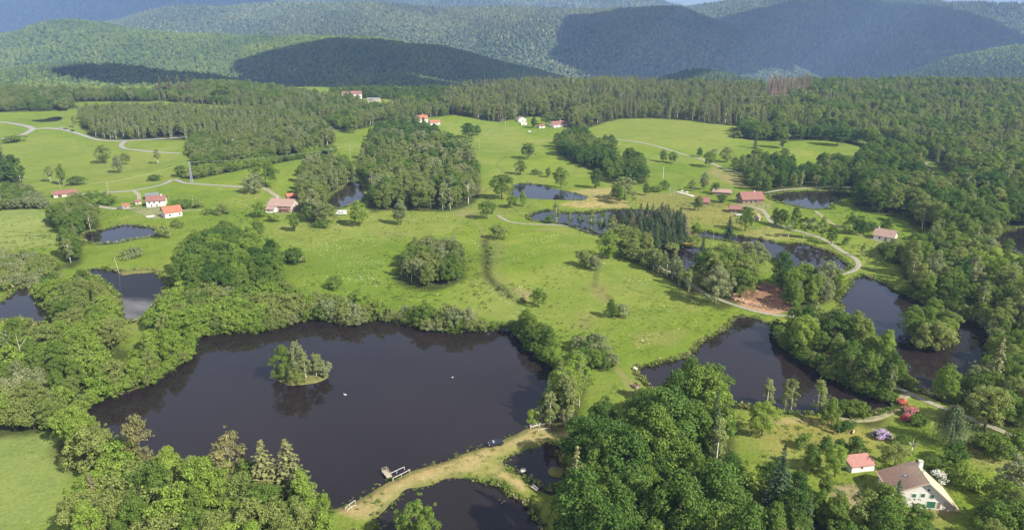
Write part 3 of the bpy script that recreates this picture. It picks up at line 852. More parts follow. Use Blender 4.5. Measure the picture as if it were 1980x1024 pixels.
PROTO = {}      # kind -> list of (trunk mesh, crown mesh), height
def proto(kind, height, items): PROTO[kind] = dict(h=height, items=items)
def make_protos():
    it = []
    specs = [('round', 5.4, 1.4, 84), ('round', 6.3, 1.2, 96), ('egg', 5.1, 1.2, 84), ('egg', 4.5, 1.6, 70), ('dome', 6.2, 2.0, 92), ('round', 5.2, 1.0, 80), ('flame', 4.7, 1.2, 76)]
    for k, (sh, rd, h0, nc) in enumerate(specs):
        me, C, cr = crown_mesh('crown', 100 + k, h0, 16.3, rd, nc, 7600, .46, 1.30, sh)
        it.append((trunk_mesh('trunk', 200 + k, 16, .30, M['bark'], 6, .7, 2.5, targets=C), me))
    proto('broadleaf_tree', 16.0, it)
    it = []
    for k, (sh, rd) in enumerate([('round', 4.6), ('dome', 5.0), ('round', 4.0), ('dome', 4.4)]):
        me, C, cr = crown_mesh('crown', 300 + k, .3, 8.3, rd, 56, 4600, .42, 1.10, sh)
        it.append((trunk_mesh('trunk', 320 + k, 8, .18, M['bark'], 5, .7, .8, targets=C, multi=2), me))
    proto('willow_tree', 8.0, it)
    it = []
    for k, (sh, rd, h0, nc) in enumerate([('egg', 3.1, 1.6, 46), ('flame', 2.9, 1.2, 42), ('egg', 3.6, 1.8, 50), ('flame', 3.2, 2.4, 42)]):
        me, C, cr = crown_mesh('crown', 400 + k, h0, 16.2, rd, nc, 3400, .38, .92, sh)
        it.append((trunk_mesh('trunk', 420 + k, 16, .20, M['bark_birch'], 7, .88, 4.0, targets=C), me))
    proto('birch_tree', 16.0, it)
    it = []
    for k, (rd, lv, per, dr) in enumerate([(3.3, 30, 13, .42), (3.9, 28, 14, .5), (2.8, 32, 12, .36), (3.5, 26, 11, .55)]):
        it.append((trunk_mesh('trunk', 520 + k, 20, .24, M['bark'], 0, .96), spruce_crown('crown', 500 + k, 20, rd, 1.2, lv, per, dr, .62, .06)))
    proto('spruce_tree', 20.0, it)
    it = []
    for k, (rd, nc) in enumerate([(1.9, 16), (2.3, 18), (1.6, 13)]):
        me, C, cr = crown_mesh('crown', 600 + k, .1, 3.1, rd, nc, 1100, .32, .8, 'dome')
        it.append((trunk_mesh('trunk', 620 + k, 3, .07, M['bark'], 4, .6, .3, targets=C, multi=2), me))
    proto('shrub', 3.0, it)
    it = []
    for k in range(2):
        me = spruce_crown('crown', 700 + k, 20, 2.5, 3.0, 22, 9, .5, .6, .3)
        it.append((trunk_mesh('trunk', 720 + k, 20, .22, M['bark_dead'], 0, .98), me))
    proto('dead_spruce', 20.0, it)

WORD = {'leaf_mid': 'mid green', 'leaf_bright': 'bright green', 'leaf_dark': 'dark green', 'leaf_olive': 'olive green', 'leaf_grey': 'grey green',
        'leaf_birch': 'pale green', 'leaf_tan': 'yellowish brown', 'needle': 'dark', 'needle_pale': 'pale olive', 'needle_dead': 'reddish', 'needle_brown': 'brownish'}
NOUN = {'broadleaf_tree': 'broadleaf tree', 'willow_tree': 'bushy low tree', 'birch_tree': 'slender white-trunked tree', 'spruce_tree': 'pointed conifer', 'shrub': 'shrub', 'dead_spruce': 'dead conifer'}
CAT = {'broadleaf_tree': 'tree', 'willow_tree': 'tree', 'birch_tree': 'tree', 'spruce_tree': 'conifer', 'shrub': 'shrub', 'dead_spruce': 'conifer'}
def plant(kind, colour, pos, height, label, group=None, wide=1.0, variant=None, rz=None):
    p = PROTO[kind]; k = variant if variant is not None else random.randrange(len(p['items']))
    tm, cm = p['items'][k % len(p['items'])]
    s = height / p['h']; w = s * wide
    e = empty(kind, pos, random.uniform(0, 6.28) if rz is None else rz, (w, w, s))
    tag(e, label, CAT[kind], group)
    link(bpy.data.objects.new('trunk', tm), e)
    c = link(bpy.data.objects.new('crown', cm), e)
    if not cm.materials: cm.materials.append(None)
    c.material_slots[0].link = 'OBJECT'; c.material_slots[0].material = M[colour]
    return e

# ------------------------------------------------------------------ scattered masses (stuff): far forest beyond the largest 300 of a kind
_GN = None
def scatter_group():
    global _GN
    if _GN: return _GN
    ng = bpy.data.node_groups.new('scatter', 'GeometryNodeTree')
    ng.interface.new_socket('Geometry', in_out='INPUT', socket_type='NodeSocketGeometry')
    cs = ng.interface.new_socket('Kinds', in_out='INPUT', socket_type='NodeSocketCollection')
    ng.interface.new_socket('Geometry', in_out='OUTPUT', socket_type='NodeSocketGeometry')
    gi = ng.nodes.new('NodeGroupInput'); go = ng.nodes.new('NodeGroupOutput')
    ci = ng.nodes.new('GeometryNodeCollectionInfo'); ci.inputs['Separate Children'].default_value = True; ci.inputs['Reset Children'].default_value = True
    ip = ng.nodes.new('GeometryNodeInstanceOnPoints'); ip.inputs['Pick Instance'].default_value = True
    def attr(nm, dt):
        a = ng.nodes.new('GeometryNodeInputNamedAttribute'); a.data_type = dt; a.inputs['Name'].default_value = nm
        return [o for o in a.outputs if o.enabled][0]
    L = ng.links
    L.new(gi.outputs[0], ip.inputs['Points']); L.new(gi.outputs[1], ci.inputs[0]); L.new(ci.outputs[0], ip.inputs['Instance'])
    L.new(attr('idx', 'INT'), ip.inputs['Instance Index']); L.new(attr('scl', 'FLOAT_VECTOR'), ip.inputs['Scale'])
    e2r = ng.nodes.new('FunctionNodeEulerToRotation'); L.new(attr('rot', 'FLOAT_VECTOR'), e2r.inputs[0]); L.new(e2r.outputs[0], ip.inputs['Rotation'])
    L.new(ip.outputs[0], go.inputs[0])
    _GN = (ng, cs.identifier); return _GN
def scatter(name, P, idx, scl, kinds_col, seed=1):
    """one stuff object: an instance of kinds_col[idx] at every point"""
    r = np.random.default_rng(seed); n = len(P)
    me = bpy.data.meshes.new(name); me.vertices.add(n)
    me.vertices.foreach_set('co', np.asarray(P, np.float32).ravel())
    a = me.attributes.new('idx', 'INT', 'POINT'); a.data.foreach_set('value', np.asarray(idx, np.int32))
    a = me.attributes.new('scl', 'FLOAT_VECTOR', 'POINT'); a.data.foreach_set('vector', np.asarray(scl, np.float32).ravel())
    rot = np.zeros((n, 3), np.float32); rot[:, 2] = r.uniform(0, 6.28, n)
    a = me.attributes.new('rot', 'FLOAT_VECTOR', 'POINT'); a.data.foreach_set('vector', rot.ravel())
    o = link(bpy.data.objects.new(name, me)); tag(o, kind='stuff')
    ng, cid = scatter_group()
    md = o.modifiers.new('scatter', 'NODES'); md.node_group = ng; md[cid] = kinds_col
    return o
def kinds_collection(name, items):
    """items: list of lists of (mesh, material); each entry becomes one joined prototype object. Names sort in order."""
    c = bpy.data.collections.new(name)
    for i, parts in enumerate(items):
        if len(parts) == 1:
            me = parts[0][0].copy()
        else:
            bm = bmesh.new(); mi = []
            for k, (m_, _) in enumerate(parts):
                nf = len(bm.faces); bm.from_mesh(m_); bm.faces.ensure_lookup_table()
                mi += [k] * (len(bm.faces) - nf)
            me = bpy.data.meshes.new(name); bm.to_mesh(me); bm.free()
            me.polygons.foreach_set('material_index', mi)
        me.materials.clear()
        for _, mt in parts: me.materials.append(mt)
        if len(parts) > 1: me.polygons.foreach_set('material_index', mi)
        c.objects.link(bpy.data.objects.new('%s_%03d' % (name, i), me))
    return c

def blob_mesh(name, seed, h, rad, conic=False, faces=2):
    """a small far-off tree: a lumpy crown of facets"""
    r = np.random.default_rng(seed)
    bm = bmesh.new(); bmesh.ops.create_icosphere(bm, subdivisions=faces, radius=1.0)
    for v in bm.verts:
        c = v.co; n = 1 + r.normal(0, .16)
        if conic:
            t = (c.z + 1) / 2; k = (1 - t) ** .8 + .06
            v.co = Vector((c.x * rad * k * n * 1.25, c.y * rad * k * n * 1.25, .06 * h + t * h * .95))
        else:
            v.co = Vector((c.x * rad * n, c.y * rad * n, h * .5 + c.z * h * .5 * n))
    me = bpy.data.meshes.new(name)
    bmesh.ops.split_edges(bm, edges=bm.edges[:])
    bm.to_mesh(me); bm.free(); return me

def hex_points(poly, sp, r, jit=.36):
    lo = poly.min(0); hi = poly.max(0)
    nx = int((hi[0] - lo[0]) / sp) + 2; ny = int((hi[1] - lo[1]) / (sp * .866)) + 2
    I, J = np.meshgrid(np.arange(nx), np.arange(ny))
    x = lo[0] + (I + .5 * (J % 2)) * sp; y = lo[1] + J * sp * .866
    x = x.ravel() + r.uniform(-jit, jit, x.size) * sp; y = y.ravel() + r.uniform(-jit, jit, y.size) * sp
    k = poly_sd(poly, x, y) < 0
    return x[k], y[k]
# ------------------------------------------------------------------ the woods: outline of the canopy in the photograph, kinds, heights, spacing
BR, WI, BI, SP, SH, DS = 'broadleaf_tree', 'willow_tree', 'birch_tree', 'spruce_tree', 'shrub', 'dead_spruce'
WOODS = [
 # place, outline, [(kind, colour, weight)], (height lo, hi), spacing
 ('in the wide thicket between the large lake and the west meadow', [(60,548),(110,525),(165,535),(205,555),(222,585),(232,618),(250,640),(290,640),(335,645),(365,652),(368,690),(330,715),(280,738),(220,765),(170,790),(150,800),(80,805),(0,812),(-60,815),(-60,640),(0,630),(30,612),(92,628),(102,602),(70,575)],
   [(BR,'leaf_bright',3),(BR,'leaf_olive',3),(WI,'leaf_bright',3),(WI,'leaf_olive',3),(BR,'leaf_mid',2),(WI,'leaf_grey',1)], (8.5,12.5), 6.4, [[(165,678),(240,655),(275,662),(272,695),(238,712),(200,705)]]),
 ('in the bushy belt on the near bank of the large lake', [(95,812),(165,802),(200,845),(250,875),(300,890),(350,880),(400,880),(445,885),(485,900),(525,912),(570,905),(600,955),(650,985),(720,1012),(760,1075),(120,1075),(128,965),(148,930),(140,890),(112,850)],
   [(BR,'leaf_olive',3),(BR,'leaf_bright',3),(BR,'leaf_mid',2),(WI,'leaf_olive',2),(WI,'leaf_bright',1)], (10,14), 6.2, []),
 ('in the thicket along the north bank of the large lake', [(285,600),(330,562),(380,548),(440,548),(520,548),(580,562),(610,572),(640,578),(700,578),(760,588),(830,592),(890,602),(930,612),(975,617),(985,630),(900,634),(840,632),(780,618),(720,608),(680,622),(640,612),(600,606),(540,620),(460,630),(375,634),(330,634),(288,630)],
   [(WI,'leaf_bright',4),(WI,'leaf_olive',4),(WI,'leaf_mid',2),(WI,'leaf_grey',1)], (6,9.5), 5.0, []),
 ('in the dense round copse north of the large lake', [(333,505),(345,470),(400,450),(440,442),(490,450),(530,470),(548,500),(545,525),(500,545),(430,550),(350,545),(328,530)],
   [(BR,'leaf_mid',4),(BR,'leaf_dark',2),(BR,'leaf_bright',1)], (12,16), 6.0, []),
 ('in the round copse standing in the middle of the meadow', [(768,502),(790,478),(830,465),(870,468),(898,482),(902,505),(880,522),(830,534),(785,528),(765,518)],
   [(BR,'leaf_grey',3),(BI,'leaf_birch',2),(BR,'leaf_olive',3),(BR,'leaf_mid',2)], (10,14), 5.4, []),
 ('in the belt of trees on the east bank of the large lake', [(1008,612),(1030,602),(1055,622),(1085,660),(1105,682),(1100,730),(1060,740),(1070,715),(1040,695),(1012,672)],
   [(BR,'leaf_mid',3),(BR,'leaf_dark',2),(BR,'leaf_bright',2)], (12,15), 5.6, []),
 ('among the pale trees between the large lake and the grass dam', [(1060,740),(1100,700),(1135,690),(1142,735),(1125,770),(1095,790),(1062,795),(1052,778)],
   [(BI,'leaf_birch',2),(BR,'leaf_bright',3),(BR,'leaf_grey',2)], (11,15), 5.2, []),
 ('in the hedge below the middle of the meadow', [(1105,655),(1135,645),(1165,660),(1195,690),(1190,705),(1150,700),(1120,690)],
   [(WI,'leaf_mid',3),(WI,'leaf_grey',2),(WI,'leaf_dark',1)], (5,7.5), 4.4, []),
 ('in the tall dense wood beside the grass dam', [(1105,815),(1130,780),(1180,775),(1230,765),(1270,775),(1310,712),(1350,692),(1400,722),(1430,745),(1443,790),(1440,850),(1470,890),(1485,930),(1490,980),(1480,1024),(1480,1100),(1090,1100),(1095,960),(1092,905),(1105,860)],
   [(BR,'leaf_dark',6),(BR,'leaf_mid',5),(BR,'leaf_bright',.5),(BI,'leaf_birch',.4),(SP,'needle',.4)], (14,24), 8.8, []),
 ('in the dark trees below the garden shed', [(1478,905),(1515,895),(1550,930),(1600,955),(1640,975),(1690,968),(1725,985),(1745,1010),(1800,1040),(1800,1085),(1470,1085)],
   [(BR,'leaf_dark',4),(BR,'leaf_mid',3),(BR,'leaf_olive',1),(SP,'needle',1)], (9,14), 6.4, []),
 ('on the wooded dam between the two eastern ponds', [(1513,622),(1540,592),(1590,592),(1640,612),(1690,612),(1738,632),(1762,670),(1750,718),(1738,755),(1730,785),(1690,790),(1640,768),(1570,718),(1520,678)],
   [(BR,'leaf_mid',4),(BR,'leaf_dark',2),(BI,'leaf_birch',2),(BR,'leaf_olive',2),(BR,'leaf_bright',1)], (9,16), 7.0, []),
 ('on the wooded islet in the eastern pond', [(1742,612),(1770,597),(1800,587),(1838,602),(1848,630),(1838,652),(1800,655),(1762,642)],
   [(BR,'leaf_mid',3),(BR,'leaf_bright',2),(WI,'leaf_olive',1)], (8,11), 5.4, []),
 ('in the wood on the slope east of the ponds', [(1772,452),(1830,442),(1890,458),(1920,482),(1985,502),(2040,520),(2040,700),(1985,700),(1930,688),(1885,642),(1830,590),(1792,560),(1742,512),(1732,485)],
   [(BR,'leaf_mid',4),(BR,'leaf_bright',2),(BR,'leaf_olive',3),(BI,'leaf_birch',2),(BR,'leaf_grey',1),(BR,'leaf_dark',1.5)], (7,17), 7.8, []),
 ('in the trees below the eastern pond', [(1880,725),(1910,700),(2000,690),(2040,700),(2040,850),(1985,850),(1935,812),(1868,792),(1862,768)],
   [(BR,'leaf_mid',3),(BR,'leaf_grey',2),(SP,'needle_pale',1),(BR,'leaf_olive',2)], (9,14), 6.2, []),
 ('at the shaded garden corner beyond the big farmhouse', [(1868,965),(1900,955),(1985,930),(2040,930),(2040,1090),(1840,1090),(1850,1010)],
   [(WI,'leaf_bright',2),(WI,'leaf_mid',2),(BR,'leaf_olive',1)], (5,9), 5.2, []),
 ('in the deep wood east of the farm pond', [(1662,292),(1720,282),(1790,292),(1850,332),(1985,338),(2040,340),(2040,470),(1985,438),(1900,445),(1840,432),(1800,442),(1770,412),(1740,392),(1692,386),(1652,372),(1642,342)],
   [(BR,'leaf_mid',4),(BR,'leaf_dark',5),(BR,'leaf_olive',2),(BI,'leaf_birch',1)], (13,20), 9.6, [[(1778,318),(1800,312),(1862,326),(1845,345),(1815,364),(1780,364)],[(1925,325),(2000,325),(2000,350),(1930,345)]]),
 ('in the belt of trees behind the farm pond', [(1420,310),(1450,298),(1520,302),(1560,322),(1600,303),(1640,312),(1650,345),(1600,352),(1560,345),(1510,355),(1480,360),(1442,342),(1425,322)],
   [(BR,'leaf_dark',4),(BR,'leaf_mid',3),(BI,'leaf_birch',1),(BR,'leaf_olive',1)], (9,15), 8.6, []),
 ('in the thick hedgerow beside the upper lane', [(1074,267),(1100,252),(1130,257),(1188,277),(1195,302),(1230,297),(1256,320),(1250,338),(1180,338),(1160,320),(1120,305),(1082,286)],
   [(BR,'leaf_dark',3),(BR,'leaf_mid',4),(BR,'leaf_olive',1)], (11,16), 8.0, []),
 ('in the central wood beyond the meadow', [(692,292),(720,282),(800,272),(860,267),(900,282),(928,310),(933,340),(915,372),(870,382),(800,382),(740,382),(712,386),(708,350),(690,320)],
   [(BR,'leaf_olive',4),(BI,'leaf_birch',4),(BR,'leaf_mid',2),(BR,'leaf_dark',1),(BR,'leaf_grey',1)], (12,20), 8.6, []),
 ('in the trees west of the wood pond', [(577,322),(600,302),(650,305),(690,325),(680,345),(655,362),(630,380),(608,420),(585,415),(572,370)],
   [(BR,'leaf_olive',3),(BI,'leaf_birch',3),(BR,'leaf_mid',2),(BR,'leaf_grey',2)], (10,16), 7.6, []),
 ('in the dark clump below the red-roofed upper farm', [(712,255),(735,240),(770,225),(830,232),(850,262),(800,272),(740,282),(712,275)],
   [(BR,'leaf_dark',4),(BR,'leaf_mid',2),(BR,'leaf_grey',1)], (8,12), 7.2, []),
 ('in the pale wood above the western lanes', [(148,216),(200,203),(330,205),(420,207),(500,207),(500,255),(470,285),(390,262),(340,258),(260,258),(200,258),(167,248)],
   [(BI,'leaf_birch',5),(BR,'leaf_olive',4),(BI,'leaf_grey',1)], (11,15), 8.0, []),
 ('in the mixed wood north of the power line', [(500,200),(580,212),(640,242),(640,268),(560,288),(505,295),(480,282),(500,250)],
   [(BR,'leaf_olive',4),(BR,'leaf_grey',2),(BR,'leaf_mid',2),(BI,'leaf_birch',3)], (10,17), 8.8, []),
 ('in the scrub along the power line', [(347,330),(420,317),(500,305),(560,300),(640,282),(640,290),(520,310),(420,330),(372,338)],
   [(WI,'leaf_bright',2),(WI,'leaf_mid',3),(SH,'leaf_olive',1)], (5,8), 5.6, []),
 ('on the scrubby slope above the power line', [(365,262),(420,258),(480,275),(520,290),(500,305),(440,300),(400,315),(365,300)],
   [(WI,'leaf_mid',3),(WI,'leaf_olive',2),(BI,'leaf_birch',1)], (7,11), 7.0, []),
 ('among the trees beside the western pond', [(82,412),(110,398),(160,385),(192,400),(188,425),(165,442),(150,488),(118,492),(112,440)],
   [(BR,'leaf_olive',2),(BR,'leaf_mid',3),(BI,'leaf_birch',1)], (9,13), 6.4, []),
 ('in the scrub below the long red-roofed barn', [(-60,372),(40,357),(90,377),(100,390),(60,393),(-60,395)],
   [(WI,'leaf_mid',2),(WI,'leaf_grey',2)], (6,9), 6.2, []),
 ('in the leafy row between the gravel lane and the long pond', [(1192,456),(1212,447),(1260,472),(1310,507),(1345,540),(1340,553),(1290,518),(1240,495),(1200,476)],
   [(BI,'leaf_birch',3),(WI,'leaf_olive',3),(BR,'leaf_olive',1)], (8,12), 4.6, []),
 ('in the tall stand beside the felled timber', [(1350,502),(1372,484),(1420,478),(1468,484),(1478,502),(1452,540),(1420,556),(1390,562),(1365,548)],
   [(BR,'leaf_mid',3),(BR,'leaf_olive',2),(BI,'leaf_birch',2),(BR,'leaf_grey',1)], (14,18), 6.6, []),
 ('in the thicket between the mill pond and the eastern pond', [(1505,520),(1535,515),(1562,528),(1612,540),(1625,558),(1590,572),(1560,588),(1532,588),(1512,560)],
   [(BR,'leaf_mid',3),(BR,'leaf_bright',1),(BR,'leaf_grey',2),(BI,'leaf_birch',1)], (8,12), 5.8, []),
 ('in the dark conifer stand on the long pond', [(1198,412),(1230,400),(1290,405),(1322,420),(1332,448),(1310,464),(1270,468),(1225,456),(1204,442)],
   [(SP,'needle',6),(SP,'needle_brown',1)], (8.5,11.5), 4.8, []),
 ('in the rows of the young plantation', [(-40,492),(60,488),(114,502),(106,528),(60,548),(-40,556)],
   [(SH,'leaf_grey',2),(SH,'leaf_olive',3)], (3.2,4.4), 4.6, []),
 ('in the hedge below the barn lane', [(163,376),(190,372),(222,378),(222,390),(190,394),(165,388)],
   [(SH,'leaf_mid',2),(SH,'leaf_bright',1)], (3,4.5), 4.0, []),
 ('in the wood behind the upper meadow', [(1420,232),(1470,238),(1540,248),(1620,240),(1680,262),(1740,276),(1700,273),(1600,257),(1530,258),(1470,258),(1430,250)],
   [(BR,'leaf_dark',3),(BR,'leaf_mid',4),(BR,'leaf_bright',1)], (12,17), 9, []),
 ('in the bushes by the white-walled cottage', [(1700,475),(1740,470),(1775,490),(1770,505),(1730,500)],
   [(WI,'leaf_mid',2),(WI,'leaf_olive',2)], (5,8), 5.2, []),
 ('along the meadow ditch', [(928,462),(950,462),(955,500),(950,525),(968,545),(1000,570),(1015,585),(995,588),(960,558),(938,535),(930,500)],
   [(SH,'leaf_olive',3),(SH,'leaf_mid',1)], (.9,2.0), 8.5, []),
 # rim forests
 ('in the conifer forest on the plateau edge', [(850,185),(900,168),(1000,161),(1150,157),(1270,160),(1400,162),(1480,165),(1490,228),(1410,228),(1300,217),(1200,217),(1150,230),(1110,236),(1040,212),(960,222),(900,212),(855,200)],
   [(SP,'needle_pale',5),(SP,'needle',1.5),(BI,'leaf_birch',3),(BR,'leaf_olive',4),(SP,'needle_brown',1)], (11,20), 8.8, [[(1060,206),(1105,206),(1102,222),(1062,222)]]),
 ('in the dying conifer stand on the plateau edge', [(1480,165),(1500,150),(1560,148),(1575,170),(1545,185),(1490,190)],
   [(DS,'needle_dead',4),(SP,'needle_brown',2),(SP,'needle_pale',1)], (13,20), 7.5, []),
 ('in the great forest on the eastern plateau', [(1490,190),(1560,180),(1580,158),(1700,156),(1990,160),(2150,165),(2150,340),(1990,335),(1850,320),(1790,285),(1700,262),(1620,238),(1540,246),(1492,235)],
   [(BR,'leaf_mid',4),(BR,'leaf_bright',1),(SP,'needle',1.5),(BR,'leaf_olive',4),(SP,'needle_pale',3),(DS,'needle_dead',.25)], (13,19), 10.5, []),
 ('in the forest around the hidden village', [(300,168),(420,160),(560,168),(640,182),(700,192),(735,200),(800,190),(850,195),(880,212),(760,222),(700,238),(645,240),(590,207),(480,197),(410,194),(305,186)],
   [(BR,'leaf_mid',4),(BR,'leaf_bright',1),(BR,'leaf_olive',3),(BI,'leaf_birch',2),(SP,'needle_pale',1)], (9,14), 9.0, []),
 ('in the wood hiding the village', [(640,172),(760,168),(870,170),(870,186),(800,190),(735,186),(700,184),(650,180)],
   [(BR,'leaf_mid',3),(BR,'leaf_dark',2),(SP,'needle_pale',1)], (6,10), 8.0, []),
 ('in the far western wood beyond the fields', [(-250,170),(0,168),(100,170),(180,172),(300,176),(300,187),(180,187),(140,190),(130,202),(-250,210)],
   [(BR,'leaf_olive',3),(BR,'leaf_mid',3),(BR,'leaf_grey',1)], (10,14), 9.0, []),
]
FRINGE = ['in the wide thicket between the large lake and the west meadow','in the bushy belt on the near bank of the large lake','in the thicket along the north bank of the large lake','in the belt of trees on the east bank of the large lake','on the wooded dam between the two eastern ponds','in the wood on the slope east of the ponds','among the pale trees between the large lake and the grass dam','in the trees below the eastern pond','in the dense round copse north of the large lake']
def all_wood_trees():
    out = []        # (kind, colour, x, y, height, place)
    for wi, (place, pts, mix, hr, sp, holes) in enumerate(WOODS):
        r = np.random.default_rng(1000 + wi)
        hm = (hr[0] + hr[1]) / 2
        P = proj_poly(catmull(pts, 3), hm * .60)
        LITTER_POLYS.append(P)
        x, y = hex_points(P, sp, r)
        area = abs(.5 * np.sum(P[:, 0] * np.roll(P[:, 1], -1) - np.roll(P[:, 0], -1) * P[:, 1])); per = np.sum(np.linalg.norm(P - np.roll(P, 1, 0), axis=1))
        inset = min(.21 * hm, .28 * area / per)
        if len(x): k0 = poly_sd(P, x, y) < -inset; x, y = x[k0], y[k0]
        ok = (FIELD.shore(x, y) > (.6 if 'conifer stand on the long' not in place else -1.5)) if 'islet' not in place else np.ones(len(x), bool)
        for h in holes: ok &= poly_sd(proj_poly(h, hm * .4), x, y) > 0
        for rp, rw in ROAD_PTS: 
            d = np.min(np.hypot(x[:, None] - rp[None, :, 0], y[:, None] - rp[None, :, 1]), axis=1) if len(x) else np.array([])
            ok &= d > rw * .5 + 1.6
        for (cx, cy, rr) in KEEP_CLEAR: ok &= np.hypot(x - cx, y - cy) > rr
        x, y = x[ok], y[ok]
        fringe = np.zeros(len(x), bool)
        if place in FRINGE:         # low growth leaning out over the water's edge
            for pd in (POND['lake'], POND['eastpond'], POND['meadowpond']):
                q = np.vstack([pd['poly'], pd['poly'][:1]]); d = np.concatenate([[0], np.cumsum(np.linalg.norm(np.diff(q, axis=0), axis=1))])
                s = np.arange(0, d[-1], 3.1) + r.uniform(-.6, .6); fx = np.interp(s, d, q[:, 0]) + r.normal(0, .5, len(s)); fy = np.interp(s, d, q[:, 1]) + r.normal(0, .5, len(s))
                k = (poly_sd(P, fx, fy) < 4) & (np.abs(FIELD.shore(fx, fy)) < 2.2)
                for rp, rw in ROAD_PTS:
                    if k.any(): k &= np.min(np.hypot(fx[:, None] - rp[None, :, 0], fy[:, None] - rp[None, :, 1]), axis=1) > rw * .5 + 1.5
                x = np.concatenate([x, fx[k]]); y = np.concatenate([y, fy[k]]); fringe = np.concatenate([fringe, np.ones(k.sum(), bool)])
        w = np.array([m[2] for m in mix], float); w /= w.sum()
        # patches of one kind rather than an even mix
        nz = (vnoise(x, y, 26, 300 + wi) + r.normal(0, .16 if 'tall dense' not in place else .6, len(x)))
        rank = np.argsort(np.argsort(nz)) / max(1, len(x))
        k = np.searchsorted(np.cumsum(w), np.clip(rank, 0, .9999))
        h = r.uniform(hr[0], hr[1], len(x)) * (1 + (vnoise(x, y, 18, 400 + wi) - .5) * .35)
        for i in range(len(x)):
            kd, co, _ = mix[min(k[i], len(mix) - 1)]
            if fringe[i]:
                out.append((WI, co if co.startswith('leaf') and co != 'leaf_birch' else 'leaf_mid', x[i], y[i], min(5.2, h[i] * .5), place)); continue
            hh = h[i] * (.8 if kd == WI and hr[0] > 8 else 1.12 if kd in (SP, BI) else 1)
            out.append((kd, co, x[i], y[i], hh, place))
    return out
# place -> short wording, and the landmark (with its spot in the photograph) that the trees of one sort are ranked from
SHORT = {
'in the wide thicket between the large lake and the west meadow': ('in the lakeside west thicket,', 'the pole pond', (260,600)),
'in the bushy belt on the near bank of the large lake': ('on the near lake bank,', 'the grass dam', (650,980)),
'in the thicket along the north bank of the large lake': ('on the north lake bank,', 'the pole pond', (300,600)),
'in the dense round copse north of the large lake': ('in the dense round copse,', 'the lake island', (585,725)),
'in the round copse standing in the middle of the meadow': ('in the meadow copse,', 'the lake island', (585,725)),
'in the belt of trees on the east bank of the large lake': ('on the east lake bank,', 'the lake island', (585,725)),
'among the pale trees between the large lake and the grass dam': ('above the grass dam,', 'the dam car', (956,855)),
'in the hedge below the middle of the meadow': ('in the lower meadow hedge,', 'the sluice hut', (1233,750)),
'in the tall dense wood beside the grass dam': ('in the dense dam wood,', 'the dam car', (956,855)),
'in the dark trees below the garden shed': ('below the garden shed,', 'that shed', (1668,905)),
'on the wooded dam between the two eastern ponds': ('between the eastern ponds,', 'the log piles', (1450,585)),
'on the wooded islet in the eastern pond': ('on the pond islet,', 'the log piles', (1450,585)),
'in the wood on the slope east of the ponds': ('on the eastern slope,', 'the cottage', (1710,460)),
'in the trees below the eastern pond': ('below the eastern pond,', 'the farmhouse', (1790,950)),
'at the shaded garden corner beyond the big farmhouse': ('past the farmhouse,', 'its gable', (1790,970)),
'in the deep wood east of the farm pond': ('in the deep wood,', 'the farm pond', (1570,385)),
'in the belt of trees behind the farm pond': ('behind the farm pond,', 'the red barn', (1455,385)),
'in the thick hedgerow beside the upper lane': ('in the thick hedgerow,', 'the north pond', (1063,370)),
'in the central wood beyond the meadow': ('in the central wood,', 'the wood pond', (668,375)),
'in the trees west of the wood pond': ('west of that pond,', 'the grey-roofed farm', (545,400)),
'in the dark clump below the red-roofed upper farm': ('in the dark clump,', 'the upper farm', (818,235)),
'in the pale wood above the western lanes': ('in the pale wood,', 'the western cars', (127,250)),
'in the mixed wood north of the power line': ('in the mixed wood,', 'the lattice pylon', (371,353)),
'in the scrub along the power line': ('in the power-line scrub,', 'the lattice pylon', (371,353)),
'on the scrubby slope above the power line': ('on the scrubby slope,', 'the lattice pylon', (371,353)),
'among the trees beside the western pond': ('by the western pond,', 'the orange roof', (325,412)),
'in the scrub below the long red-roofed barn': ('in the barn scrub,', 'the long barn', (127,380)),
'in the leafy row between the gravel lane and the long pond': ('in the lane row,', 'the long pond', (1150,430)),
'in the tall stand beside the felled timber': ('in the tall stand,', 'the log piles', (1450,585)),
'in the thicket between the mill pond and the eastern pond': ('below the mill pond,', 'the log piles', (1450,585)),
'in the dark conifer stand on the long pond': ('in the conifer stand,', 'the red barn', (1455,385)),
'in the rows of the young plantation': ('in the young plantation,', 'the pole pond', (230,540)),
'in the hedge below the barn lane': ('in the barn hedge,', 'the long barn', (127,380)),
'in the wood behind the upper meadow': ('behind the upper meadow,', 'the dark conifer', (1460,287)),
'in the bushes by the white-walled cottage': ('below the white-walled cottage,', 'its wall', (1708,466)),
'along the meadow ditch': ('along the meadow ditch,', 'the lake island', (585,725)),
'in the conifer forest on the plateau edge': ('in the plateau-edge forest,', 'the far farm', (1086,243)),
'in the dying conifer stand on the plateau edge': ('in the dying stand,', 'the far farm', (1086,243)),
'in the great forest on the eastern plateau': ('in the eastern forest,', 'the farm pond', (1570,385)),
'in the forest around the hidden village': ('in the village forest,', 'the upper farm', (818,235)),
'in the wood hiding the village': ('before the village,', 'its red roofs', (680,190)),
'in the far western wood beyond the fields': ('in the far-west wood,', 'the far pond', (92,230)),
}
